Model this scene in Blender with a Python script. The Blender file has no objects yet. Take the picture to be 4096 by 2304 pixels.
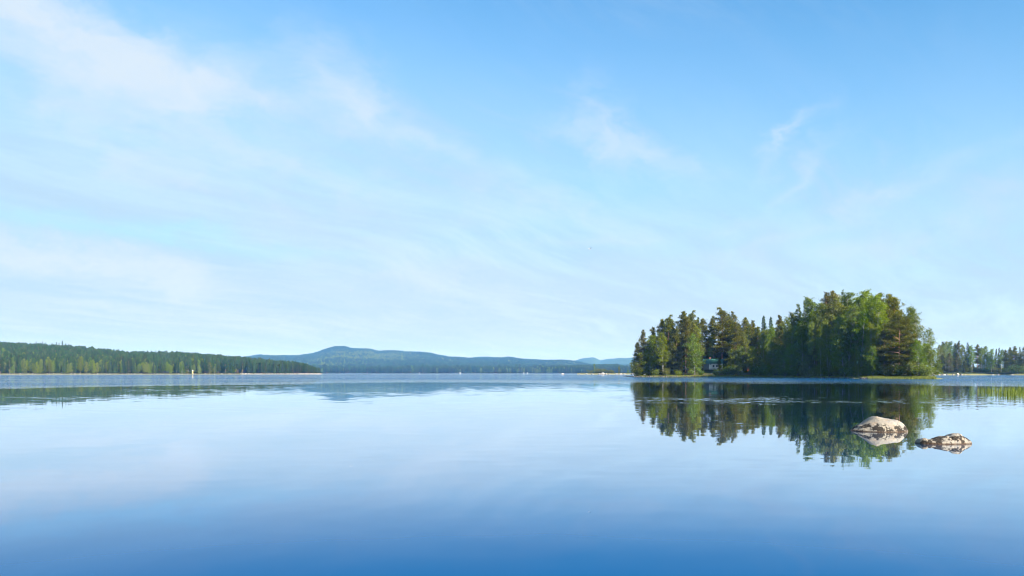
import bpy, math, random
import numpy as np
from mathutils import Vector, Matrix

scene = bpy.context.scene
COL = scene.collection
R = math.radians
F = 28.0 / 36.0 * 1024.0            # focal length in picture columns
VH = 372.9                          # horizon row
EYE = 1.6                           # eye height above the lake

# ------------------------------------------------------------------ camera
cam_d = bpy.data.cameras.new('camera'); cam = bpy.data.objects.new('camera', cam_d)
COL.objects.link(cam); scene.camera = cam
cam.location = (0, 0, EYE); cam.rotation_euler = (R(90), 0, 0)
cam_d.lens = 28; cam_d.sensor_width = 36; cam_d.shift_y = (VH - 288) / 1024
cam_d.clip_start = 0.1; cam_d.clip_end = 30000

# ------------------------------------------------------------------ sky, sun, exposure
SUN_EL, SUN_AZ = 30.0, 139.0        # azimuth clockwise from the view direction (+Y)
world = bpy.data.worlds.new('World'); scene.world = world; world.use_nodes = True


class N:
    """tiny helper for node trees"""
    def __init__(s, nt): s.nt = nt
    def new(s, t, **kw):
        n = s.nt.nodes.new(t)
        for k, v in kw.items(): setattr(n, k, v)
        return n
    def put(s, sock, v):
        if isinstance(v, bpy.types.NodeSocket): s.nt.links.new(v, sock)
        elif v is not None: sock.default_value = v
    def m(s, op, a, b=None, c=None, clamp=False):
        n = s.new('ShaderNodeMath', operation=op); n.use_clamp = clamp
        for i, v in enumerate((a, b, c)): s.put(n.inputs[i], v)
        return n.outputs[0]
    def vm(s, op, a, b=None, scale=None):
        n = s.new('ShaderNodeVectorMath', operation=op)
        s.put(n.inputs[0], a); s.put(n.inputs[1], b)
        if scale is not None: s.put(n.inputs['Scale'], scale)
        return n.outputs['Value'] if op in ('LENGTH', 'DOT_PRODUCT', 'DISTANCE') else n.outputs[0]
    def xyz(s, x, y, z):
        n = s.new('ShaderNodeCombineXYZ')
        for i, v in enumerate((x, y, z)): s.put(n.inputs[i], v)
        return n.outputs[0]
    def sep(s, v):
        n = s.new('ShaderNodeSeparateXYZ'); s.put(n.inputs[0], v); return n.outputs
    def noise(s, vec, scale, detail=3, rough=.55, dist=0., dims='3D', color=False):
        n = s.new('ShaderNodeTexNoise', noise_dimensions=dims)
        s.put(n.inputs['Vector'], vec); n.inputs['Scale'].default_value = scale
        n.inputs['Detail'].default_value = detail; n.inputs['Roughness'].default_value = rough
        n.inputs['Distortion'].default_value = dist
        return n.outputs['Color' if color else 'Fac']
    def mapr(s, v, a, b, c=0., d=1., smooth=True):
        n = s.new('ShaderNodeMapRange', interpolation_type='SMOOTHSTEP' if smooth else 'LINEAR')
        for i, x in enumerate((v, a, b, c, d)): s.put(n.inputs[i], x)
        return n.outputs[0]
    def mix(s, f, a, b, blend='MIX'):
        n = s.new('ShaderNodeMix', data_type='RGBA', blend_type=blend)
        s.put(n.inputs[0], f)
        s.put(n.inputs[6], (*a, 1) if isinstance(a, tuple) and len(a) == 3 else a)
        s.put(n.inputs[7], (*b, 1) if isinstance(b, tuple) and len(b) == 3 else b)
        return n.outputs[2]


def build_sky():
    nt = world.node_tree; g = N(nt)
    bg = nt.nodes['Background']
    sk = g.new('ShaderNodeTexSky', sky_type='NISHITA', sun_disc=False)
    sk.sun_elevation = R(SUN_EL); sk.sun_rotation = R(SUN_AZ)
    sk.air_density = 1.0; sk.dust_density = 0.3; sk.ozone_density = 3.0
    blue = g.mix(1.0, sk.outputs[0], (0.45, 0.85, 0.945), 'MULTIPLY')
    d = g.new('ShaderNodeTexCoord').outputs['Generated']
    x, y, z = g.sep(d)
    # cirrus sheet: direction projected on a high flat layer
    zz = g.m('ADD', g.m('MAXIMUM', z, 0.0), 0.12)
    plane = g.vm('SCALE', d, scale=g.m('DIVIDE', 1., zz))
    plane = g.vm('MULTIPLY', plane, (1., 1., 0.))
    az = g.m('ARCTAN2', x, y); el = g.m('ARCSINE', z)
    ae = g.xyz(az, el, 0.)
    w1 = g.vm('SUBTRACT', g.noise(plane, 0.9, 2, .5, 0., color=True), (.5, .5, .5))
    w2 = g.vm('SUBTRACT', g.noise(g.vm('MULTIPLY', ae, (9., 17., 1.)), 1., 7, .66, .3, color=True), (.5, .5, .5))
    pos = g.vm('ADD', ae, g.vm('ADD', g.vm('MULTIPLY', w1, (.09, .05, 0.)), g.vm('MULTIPLY', w2, (.17, .075, 0.))))
    mp = g.new('ShaderNodeMapping', vector_type='TEXTURE'); g.put(mp.inputs[0], g.vm('ADD', plane, g.vm('SCALE', w1, scale=.55)))
    mp.inputs['Rotation'].default_value = (0, 0, R(52)); mp.inputs['Scale'].default_value = (2.2, .45, 1)
    fibre = g.noise(mp.outputs[0], 1.9, 8, .68, 0.)
    soft = g.noise(plane, 0.5, 3, .55, 0.)
    puff = g.mapr(g.noise(g.vm('MULTIPLY', pos, (11., 20., 1.)), 1., 6, .6, 0.), .30, .70, .08, 1.35, False)

    def feat(u, v, ru, rv, rot, amp):
        """a cloud drift by its heading and height in the sky"""
        a0 = math.atan((u - 512) / F); e0 = math.atan((VH - v) / F * math.cos(a0))
        n = g.new('ShaderNodeMapping', vector_type='TEXTURE'); g.put(n.inputs[0], pos)
        n.inputs['Location'].default_value = (a0, e0, 0)
        n.inputs['Rotation'].default_value = (0, 0, R(rot))
        n.inputs['Scale'].default_value = (2.1 * ru / F, 2.1 * rv / F, 1)
        t = g.new('ShaderNodeTexGradient', gradient_type='QUADRATIC_SPHERE'); g.put(t.inputs[0], n.outputs[0])
        return t.outputs['Fac'], amp

    tot = None
    for f in CLOUDS:
        t, amp = feat(*f)
        tot = g.m('MULTIPLY', t, amp) if tot is None else g.m('MULTIPLY_ADD', t, amp, tot)
    dens = g.m('MULTIPLY', tot, puff)
    # thin milky veil, thicker low in the sky and towards the left
    e2 = g.m('ADD', el, g.m('MULTIPLY', x, .12))
    e2 = g.m('ADD', e2, g.m('MULTIPLY', g.m('SUBTRACT', soft, .5), .26))
    e2 = g.m('ADD', e2, g.m('MULTIPLY', g.m('SUBTRACT', fibre, .5), .42))
    veil = g.mapr(e2, .49, .07, 0., .97)
    for f in GAPS:
        t, amp = feat(*f)
        veil = g.m('MULTIPLY', veil, g.m('SUBTRACT', 1., g.m('MULTIPLY', t, amp)))
    # loose cirrus everywhere, as in the part in view
    loose = g.m('MULTIPLY', g.mapr(fibre, .40, .74), g.mapr(soft, .34, .62, .10, .62))
    loose = g.m('MULTIPLY', loose, g.m('MULTIPLY_ADD', veil, 1.15, .25))
    dens = g.m('ADD', g.m('MULTIPLY', dens, 1.3), loose)
    dens = g.m('SUBTRACT', 1., g.m('POWER', 2.718, g.m('MULTIPLY', dens, -1.5)), clamp=True)
    low = g.mapr(el, .16, 0., 0., .9)
    vc = g.mix(low, (.308, .424, .525), (.362, .414, .455))
    c1 = g.mix(veil, blue, g.vm('SCALE', vc, scale=1 / .15))
    cc = g.vm('SCALE', g.xyz(.428, .498, .562), scale=1 / .15)
    c2 = g.mix(dens, c1, cc)
    nt.links.new(c2, bg.inputs[0]); bg.inputs[1].default_value = 0.079
    world.cycles.sampling_method = 'MANUAL'; world.cycles.sample_map_resolution = 512


# cloud drifts: column and row as headings, half sizes, tilt, thickness
CLOUDS = ((30, 18, 75, 27, -27, 1.6), (110, 55, 80, 24, -29, 1.5), (180, 92, 42, 22, -25, 1.5),
          (255, 97, 55, 22, -30, .65), (350, 102, 55, 30, -42, .75), (60, 107, 30, 8, 0, .45),
          (606, 128, 15, 34, 12, .42), (636, 148, 48, 11, -14, .50), (575, 128, 40, 9, -6, .30),
          (785, 138, 36, 8, 38, .35), (800, 170, 40, 8, 33, .35),
          (50, 248, 120, 15, -8, 1.5), (150, 264, 60, 13, -10, 1.3),
          (440, 285, 120, 30, -8, .55), (240, 190, 190, 34, -16, .28),
          (960, 215, 150, 22, 18, .30), (720, 262, 120, 20, 4, .25), (250, 318, 240, 7, -2, .45), (430, 150, 120, 13, -22, .32), (290, 168, 140, 11, -15, .32),
          (520, 205, 150, 11, -6, .32), (640, 232, 160, 9, 3, .28), (110, 140, 100, 10, -18, .32), (880, 195, 110, 8, 20, .28))
# clearer openings in the veil
GAPS = ((165, 231, 130, 9, -5, .20), (30, 210, 60, 10, -8, .10), (300, 243, 70, 8, -4, .10))
build_sky()
sd = bpy.data.lights.new('sun', 'SUN'); sun = bpy.data.objects.new('sun', sd); COL.objects.link(sun)
sd.energy = 5.0; sd.angle = R(0.5); sd.color = (1.0, .90, .74)
_a, _e = R(SUN_AZ), R(SUN_EL)
to_sun = Vector((math.sin(_a) * math.cos(_e), math.cos(_a) * math.cos(_e), math.sin(_e)))
sun.rotation_euler = to_sun.to_track_quat('Z', 'Y').to_euler()
sun.location = (60, -60, 80)

scene.view_settings.view_transform = 'Standard'; scene.view_settings.look = 'None'
scene.view_settings.gamma = 1.0; scene.view_settings.exposure = 1.677
scene.view_settings.use_curve_mapping = False
scene.render.engine = 'CYCLES'
cy = scene.cycles
cy.filter_width = 1.1; cy.max_bounces = 7; cy.diffuse_bounces = 3; cy.glossy_bounces = 3; cy.transmission_bounces = 4
cy.volume_bounces = 1; cy.transparent_max_bounces = 8; cy.use_denoising = True
cy.caustics_reflective = False; cy.caustics_refractive = False; cy.sample_clamp_indirect = 6.0
try:
    cy.denoiser = 'OPENIMAGEDENOISE'
except Exception:
    pass

# ------------------------------------------------------------------ helpers


def P(u, d, z=0.0):
    """ground point seen in column u (of 1024) at distance d"""
    return Vector(((u - 512) / F * d, d, z))


def Z(v, d):
    """height above the lake of what shows in row v at distance d"""
    return EYE + (VH - v) * d / F


def tag(o, label=None, cat=None, group=None, kind=None):
    if label: o['label'] = label
    if cat: o['category'] = cat
    if group: o['group'] = group
    if kind: o['kind'] = kind
    return o


def link(o, parent=None):
    COL.objects.link(o)
    if parent is not None: o.parent = parent
    return o


def empty(name, loc=(0, 0, 0), rz=0.):
    o = bpy.data.objects.new(name, None); o.empty_display_size = .2
    o.location = loc; o.rotation_euler = (0, 0, rz); COL.objects.link(o); return o


def mesh_np(name, V, Fc, mat, smooth=False, attrs=None):
    """mesh from arrays; Fc is a list of (n,k) index arrays"""
    me = bpy.data.meshes.new(name)
    V = np.asarray(V, np.float32).reshape(-1, 3)
    Fc = [np.asarray(f, np.int32) for f in (Fc if isinstance(Fc, list) else [Fc]) if len(f)]
    me.vertices.add(len(V)); me.vertices.foreach_set('co', V.ravel())
    loops = np.concatenate([f.ravel() for f in Fc]) if Fc else np.zeros(0, np.int32)
    tot = np.concatenate([np.full(len(f), f.shape[1], np.int32) for f in Fc]) if Fc else np.zeros(0, np.int32)
    me.loops.add(len(loops)); me.loops.foreach_set('vertex_index', loops)
    me.polygons.add(len(tot))
    st = np.zeros(len(tot), np.int32); st[1:] = np.cumsum(tot)[:-1]
    me.polygons.foreach_set('loop_start', st)
    me.polygons.foreach_set('loop_total', tot)
    if smooth: me.polygons.foreach_set('use_smooth', np.ones(len(tot), bool))
    for k, (dom, typ, arr) in (attrs or {}).items():
        a = me.attributes.new(k, typ, dom)
        a.data.foreach_set('vector' if typ == 'FLOAT_VECTOR' else 'value', np.asarray(arr).ravel())
    me.update(calc_edges=True)
    if mat: me.materials.append(mat)
    return me


def obj(name, me, parent=None, loc=None):
    o = bpy.data.objects.new(name, me)
    if loc is not None: o.location = loc
    return link(o, parent)


class MB:
    """collects boxes, tubes and prisms into one mesh"""
    def __init__(s): s.V = []; s.T = []; s.Q = []; s.n = 0
    def add(s, V, T=(), Q=()):
        s.V.extend([tuple(v) for v in V])
        s.T += [tuple(i + s.n for i in t) for t in T]; s.Q += [tuple(i + s.n for i in q) for q in Q]
        s.n += len(V); return s
    def box(s, c, d, M=None):
        x, y, z = d[0] / 2, d[1] / 2, d[2] / 2
        v = [Vector((sx * x, sy * y, sz * z)) for sz in (-1, 1) for sy in (-1, 1) for sx in (-1, 1)]
        if M is not None: v = [M @ p for p in v]
        v = [p + Vector(c) for p in v]
        return s.add(v, Q=[(0, 2, 3, 1), (4, 5, 7, 6), (0, 1, 5, 4), (2, 6, 7, 3), (0, 4, 6, 2), (1, 3, 7, 5)])
    def tube(s, pts, rad, k=6):
        pts = [Vector(p) for p in pts]; V = []; Q = []
        for i, p in enumerate(pts):
            t = (pts[min(i + 1, len(pts) - 1)] - pts[max(i - 1, 0)]).normalized()
            a = t.cross(Vector((0, 1, 0)) if abs(t.y) < .9 else Vector((1, 0, 0))).normalized(); b = t.cross(a)
            for j in range(k):
                w = 2 * math.pi * j / k
                V.append(p + (a * math.cos(w) + b * math.sin(w)) * rad[i])
        for i in range(len(pts) - 1):
            for j in range(k):
                Q.append((i * k + j, i * k + (j + 1) % k, (i + 1) * k + (j + 1) % k, (i + 1) * k + j))
        n = len(V); V.append(pts[-1]); V.append(pts[0])
        T = [((len(pts) - 1) * k + j, (len(pts) - 1) * k + (j + 1) % k, n) for j in range(k)]
        T += [((j + 1) % k, j, n + 1) for j in range(k)]
        return s.add(V, T, Q)
    def mesh(s, name, mat, smooth=False):
        me = bpy.data.meshes.new(name); me.from_pydata(s.V, [], s.T + s.Q)
        if smooth: me.polygons.foreach_set('use_smooth', [True] * len(me.polygons))
        me.materials.append(mat); me.update(); return me
    def build(s, name, mat, parent=None, smooth=False, loc=None):
        return obj(name, s.mesh(name, mat, smooth), parent, loc)


# ------------------------------------------------------------------ materials
def new_mat(name):
    m = bpy.data.materials.new(name); m.use_nodes = True
    return m, N(m.node_tree), m.node_tree.nodes['Principled BSDF']


def plain(name, col, rough=.7, metal=0., vary=.12, scale=3.):
    m, g, b = new_mat(name)
    n = g.noise(g.new('ShaderNodeTexCoord').outputs['Object'], scale, 4)
    k = g.mapr(n, .25, .75, 1 - vary, 1 + vary)
    c = g.vm('SCALE', g.xyz(*col), scale=k)
    m.node_tree.links.new(c, b.inputs['Base Color'])
    b.inputs['Roughness'].default_value = rough; b.inputs['Metallic'].default_value = metal
    return m


def leaf_mat(name, dark, light, trans=.35, hue=.03):
    m, g, b = new_mat(name); nt = m.node_tree
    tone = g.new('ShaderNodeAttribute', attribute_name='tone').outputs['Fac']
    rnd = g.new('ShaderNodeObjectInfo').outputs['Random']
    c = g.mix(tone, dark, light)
    hs = g.new('ShaderNodeHueSaturation')
    g.put(hs.inputs['Hue'], g.mapr(rnd, 0, 1, .5 - hue, .5 + hue, False))
    g.put(hs.inputs['Value'], g.mapr(g.m('FRACT', g.m('MULTIPLY', rnd, 7.31)), 0, 1, .72, 1.25, False))
    g.put(hs.inputs['Saturation'], g.mapr(g.m('FRACT', g.m('MULTIPLY', rnd, 3.77)), 0, 1, .85, 1.1, False))
    g.put(hs.inputs['Color'], c); c = hs.outputs[0]
    b.inputs['Roughness'].default_value = .55; b.inputs['Specular IOR Level'].default_value = .06
    nt.links.new(c, b.inputs['Base Color'])
    tr = g.new('ShaderNodeBsdfTranslucent')
    nt.links.new(g.mix(1., c, (1.25, 1.2, .55), 'MULTIPLY'), tr.inputs[0])
    mx = g.new('ShaderNodeMixShader'); mx.inputs[0].default_value = trans
    nt.links.new(b.outputs[0], mx.inputs[1]); nt.links.new(tr.outputs[0], mx.inputs[2])
    nt.links.new(mx.outputs[0], nt.nodes['Material Output'].inputs[0])
    return m


def bark_pine():
    m, g, b = new_mat('pine_bark'); nt = m.node_tree
    p = g.new('ShaderNodeTexCoord').outputs['Object']
    z = g.sep(p)[2]
    n = g.noise(p, 2.2, 5, .65)
    up = g.mapr(g.m('ADD', z, g.m('MULTIPLY', g.m('SUBTRACT', n, .5), 4.)), 1.5, 6.5)
    c = g.mix(up, (.13, .09, .065), (.33, .18, .095))
    c = g.mix(g.mapr(n, .45, .75, 0, .55), c, (.09, .055, .04))
    nt.links.new(c, b.inputs['Base Color']); b.inputs['Roughness'].default_value = .85
    return m


def bark_birch():
    m, g, b = new_mat('birch_bark'); nt = m.node_tree
    p = g.new('ShaderNodeTexCoord').outputs['Object']
    n = g.noise(g.vm('MULTIPLY', p, (1., 1., 3.5)), 1.6, 4, .7)
    c = g.mix(g.mapr(n, .54, .62), (.46, .43, .38), (.05, .045, .04))
    nt.links.new(c, b.inputs['Base Color']); b.inputs['Roughness'].default_value = .7
    return m


M = {}
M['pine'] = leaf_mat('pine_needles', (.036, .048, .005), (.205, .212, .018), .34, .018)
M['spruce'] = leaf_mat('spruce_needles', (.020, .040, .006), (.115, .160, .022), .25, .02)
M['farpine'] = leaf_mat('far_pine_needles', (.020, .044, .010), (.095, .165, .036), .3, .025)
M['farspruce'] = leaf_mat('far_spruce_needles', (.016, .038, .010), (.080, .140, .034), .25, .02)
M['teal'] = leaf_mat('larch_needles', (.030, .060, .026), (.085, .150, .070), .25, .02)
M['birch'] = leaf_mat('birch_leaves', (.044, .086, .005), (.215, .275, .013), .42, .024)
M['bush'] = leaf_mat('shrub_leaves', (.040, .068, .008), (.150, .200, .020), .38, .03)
M['pine_bark'] = bark_pine(); M['birch_bark'] = bark_birch()
M['spruce_bark'] = plain('spruce_bark', (.10, .075, .055), .9, vary=.3, scale=4)
M['stem'] = plain('shrub_stem', (.16, .12, .085), .9, vary=.25)


def stone_mat(name, base=(.285, .250, .200), lichen=.8, scale=1.0, wet=0.05):
    m, g, b = new_mat(name); nt = m.node_tree
    p = g.new('ShaderNodeTexCoord').outputs['Object']
    z = g.sep(p)[2]
    big = g.noise(p, 2.6 * scale, 5, .6, .4)
    fine = g.noise(p, 38. * scale, 3, .6)
    c = g.mix(g.mapr(big, .38, .62), base, (base[0] * .86, base[1] * .92, base[2] * 1.04))
    c = g.mix(g.mapr(g.noise(p, 4.5 * scale, 4, .6), .5, .7, 0, .6), c, (.34, .24, .15))
    c = g.mix(g.mapr(fine, .50, .66, 0, .7), c, (.13, .115, .10))
    c = g.mix(g.mapr(g.noise(p, 13. * scale, 5, .7), .52, .68, 0, .6), c, (.17, .145, .115))
    ln = g.noise(g.vm('ADD', p, (3.1, 1.7, 0.)), 5.2 * scale, 7, .72, .15)
    edge = g.m('ADD', ln, g.m('MULTIPLY', g.mapr(z, .10 / scale, .36 / scale), -.20))
    c = g.mix(g.mapr(edge, .500 - .04 * lichen, .525 - .04 * lichen, 0, .97), c, (.016, .012, .009))
    c = g.mix(g.mapr(g.m('ADD', z, g.m('MULTIPLY', g.m('SUBTRACT', fine, .5), .03)), wet, 0.0, 0, .85), c, (.055, .03, .015))
    nt.links.new(c, b.inputs['Base Color'])
    b.inputs['Roughness'].default_value = .82; b.inputs['Specular IOR Level'].default_value = .3
    bp = g.new('ShaderNodeBump'); bp.inputs['Strength'].default_value = .9; bp.inputs['Distance'].default_value = .03 / scale
    nt.links.new(g.m('ADD', g.noise(p, 16 * scale, 6, .7), g.m('MULTIPLY', fine, .4)), bp.inputs['Height'])
    nt.links.new(bp.outputs[0], b.inputs['Normal'])
    return m


M['rock'] = stone_mat('granite_with_lichen')
M['boulder'] = stone_mat('pale_granite', (.50, .44, .38), .0, .35, .1)
M['darkstone'] = stone_mat('dark_shore_stone', (.20, .18, .15), .3, .5, .1)


def ground_mat(name, floor, grass, strip, shore_w=1.0):
    m, g, b = new_mat(name); nt = m.node_tree
    p = g.new('ShaderNodeNewGeometry').outputs['Position']
    s = g.new('ShaderNodeAttribute', attribute_name='shore').outputs['Fac']
    n = g.noise(p, .35, 5, .6); n2 = g.noise(p, 3., 4, .6)
    c = g.mix(g.mapr(n, .42, .58), floor, grass)
    e = g.m('ADD', s, g.m('MULTIPLY', g.m('SUBTRACT', n, .5), 1.2))
    c = g.mix(g.mapr(e, .25, .75), c, strip)
    c = g.mix(g.mapr(n2, .5, .8, 0, .5), c, (floor[0] * .6, floor[1] * .6, floor[2] * .6))
    nt.links.new(c, b.inputs['Base Color']); b.inputs['Roughness'].default_value = .95
    b.inputs['Specular IOR Level'].default_value = .1
    return m


M['island'] = ground_mat('island_ground', (.075, .06, .035), (.06, .085, .022), (.16, .17, .055))
M['shoreland'] = ground_mat('forest_floor', (.05, .05, .025), (.045, .07, .02), (.20, .19, .09))
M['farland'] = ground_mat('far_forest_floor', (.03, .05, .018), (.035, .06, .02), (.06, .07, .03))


def water_mat():
    m, g, b = new_mat('lake_water'); nt = m.node_tree
    p = g.new('ShaderNodeNewGeometry').outputs['Position']
    x, y, _ = g.sep(p)
    # wind: calm near the viewer, ruffled further out, calmer again under the far shore
    xl = g.m('MINIMUM', g.m('ADD', x, 5.), 0.); xr = g.m('MAXIMUM', g.m('ADD', x, 5.), 0.)
    yb = g.m('SUBTRACT', g.m('SUBTRACT', 126., g.m('MULTIPLY', g.m('MULTIPLY', xl, xl), .024)), g.m('MULTIPLY', xr, .62))
    wob = g.noise(g.vm('MULTIPLY', p, (.012, .035, 1.)), 1., 4, .6)
    yy = g.m('DIVIDE', g.m('ADD', y, g.m('MULTIPLY', g.m('SUBTRACT', wob, .5), 26.)), g.m('MAXIMUM', yb, 45.))
    ruff = g.mapr(yy, .95, 1.75)
    far = g.mapr(y, 430., 700., 1., .45)
    streaks = g.mapr(g.noise(g.vm('MULTIPLY', p, (.0035, .016, 1.)), 1., 4, .6), .35, .6, .45, 1.1)
    ruff = g.m('MULTIPLY', g.m('MULTIPLY', ruff, far), streaks)
    # a breeze streak lying across the calm water before the island
    yc = g.m('SUBTRACT', y, g.m('ADD', 46.5, g.m('MULTIPLY', x, .05)))
    st = g.m('POWER', 2.718, g.m('MULTIPLY', g.m('MULTIPLY', yc, yc), -.016))
    st = g.m('MULTIPLY', st, g.m('MULTIPLY', g.mapr(x, 3., 12.), g.mapr(x, 30., 17., .15, 1.)))
    st = g.m('MULTIPLY', st, g.mapr(g.noise(g.vm('MULTIPLY', p, (.35, .22, 1.)), 1., 4, .65), .38, .62))
    amp = g.m('ADD', g.m('MULTIPLY', ruff, 2.1), g.m('MULTIPLY', st, .50))
    rip = g.vm('SUBTRACT', g.noise(g.vm('MULTIPLY', p, (1., 1.35, 1.)), 3.2, 3, .6, color=True), (.5, .5, .5))
    sw = g.vm('SUBTRACT', g.noise(g.vm('MULTIPLY', p, (.55, 1., 1.)), 1.5, 2, .5, color=True), (.5, .5, .5))
    pat = g.mapr(g.noise(g.vm('MULTIPLY', p, (.045, .11, 1.)), 1., 4, .62), .44, .66, .75, 2.6)
    near = g.m('MULTIPLY', g.mapr(y, 8., 75., .010, .015), pat)
    v = g.vm('ADD', g.vm('SCALE', rip, scale=amp), g.vm('SCALE', sw, scale=near))
    v = g.vm('MULTIPLY', v, (1., 1., 0.))
    nrm = g.vm('NORMALIZE', g.vm('ADD', v, (0., 0., 1.)))
    # mirror-like at a glancing view, letting the blue of the deep water show when looked into more steeply
    lw = g.new('ShaderNodeLayerWeight'); lw.inputs['Blend'].default_value = .5; nt.links.new(nrm, lw.inputs['Normal'])
    cs = g.m('SUBTRACT', 1., lw.outputs['Facing'], clamp=True)
    fr = g.m('POWER', 2.71828, g.m('MULTIPLY', g.m('POWER', cs, 3.0), -200.))
    fr = g.m('MAXIMUM', fr, .03)
    df = g.new('ShaderNodeBsdfDiffuse'); df.inputs[0].default_value = (.003, .062, .180, 1); 
    gs = g.new('ShaderNodeBsdfGlossy'); gs.inputs['Roughness'].default_value = .015
    gs.inputs['Color'].default_value = (.93, .955, .97, 1); nt.links.new(nrm, gs.inputs['Normal'])
    mx = g.new('ShaderNodeMixShader')
    nt.links.new(fr, mx.inputs[0]); nt.links.new(df.outputs[0], mx.inputs[1]); nt.links.new(gs.outputs[0], mx.inputs[2])
    nt.links.new(mx.outputs[0], nt.nodes['Material Output'].inputs[0]); nt.nodes.remove(b)
    return m


# ------------------------------------------------------------------ water
M['water'] = water_mat()
V = [(-7800, -850, 0), (7800, -850, 0), (7800, 10000, 0), (-7800, 10000, 0)]
tag(obj('water', mesh_np('water', V, np.array([[0, 1, 2, 3]]), M['water'])), 'calm blue lake water mirroring the sky', 'water', kind='structure')

# ------------------------------------------------------------------ haze
hz = MB().box((0, 4600, 127), (15800, 11000, 256))
hm = bpy.data.materials.new('haze'); hm.use_nodes = True
hm.node_tree.nodes.remove(hm.node_tree.nodes['Principled BSDF'])
pv = hm.node_tree.nodes.new('ShaderNodeVolumePrincipled')
pv.inputs['Color'].default_value = (.15, .44, 1.0, 1); pv.inputs['Absorption Color'].default_value = (1, 1, 1, 1); pv.inputs['Density'].default_value = 0.72e-4
pv.inputs['Density Attribute'].default_value = ''; pv.inputs['Color Attribute'].default_value = ''
hm.cycles.homogeneous_volume = True
pv.inputs['Anisotropy'].default_value = 0.0
hm.node_tree.links.new(pv.outputs[0], hm.node_tree.nodes['Material Output'].inputs['Volume'])
tag(hz.build('haze', hm), 'thin blue summer haze over the lake', 'haze', kind='stuff')

# ------------------------------------------------------------------ trees
UP = np.array([0, 0, 1.])


def unit(a):
    return a / np.maximum(np.linalg.norm(a, axis=-1, keepdims=True), 1e-9)


class Leaves:
    def __init__(s, rng): s.rng = rng; s.c = []; s.d = []; s.l = []; s.w = []; s.t = []
    def add(s, c, d, l, w, tone):
        n = len(c)
        s.c.append(np.asarray(c)); s.d.append(np.asarray(d))
        s.l.append(np.broadcast_to(l, n)); s.w.append(np.broadcast_to(w, n)); s.t.append(np.broadcast_to(tone, n))
    def mesh(s, name, mat):
        r = s.rng
        c = np.concatenate(s.c); d = unit(np.concatenate(s.d)); l = np.concatenate(s.l)[:, None]; w = np.concatenate(s.w)[:, None]
        t = np.concatenate(s.t)
        side = unit(np.cross(d, unit(r.normal(size=c.shape))))
        nrm = np.cross(side, d)
        mid = c + d * l * .45 + nrm * l * .10
        V = np.stack([c, mid + side * w * .5, c + d * l, mid - side * w * .5], 1).reshape(-1, 3)
        Q = np.arange(len(V)).reshape(-1, 4)
        tone = np.clip(np.repeat(t, 4) + r.normal(0, .10, len(V) // 4).repeat(4), 0, 1).astype(np.float32)
        return mesh_np(name, V, Q, mat, attrs={'tone': ('POINT', 'FLOAT', tone)})


def bend(rng, H, n=9, amp=.25):
    z = np.linspace(0, H, n)
    x = np.cumsum(rng.normal(0, amp / n, n)) * 1.6; y = np.cumsum(rng.normal(0, amp / n, n)) * 1.6
    x -= x[0]; y -= y[0]
    return np.stack([x * z / H * 1.5, y * z / H * 1.5, z], 1)


def on(path, z):
    return np.array([np.interp(z, path[:, 2], path[:, 0]), np.interp(z, path[:, 2], path[:, 1]), z])


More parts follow.
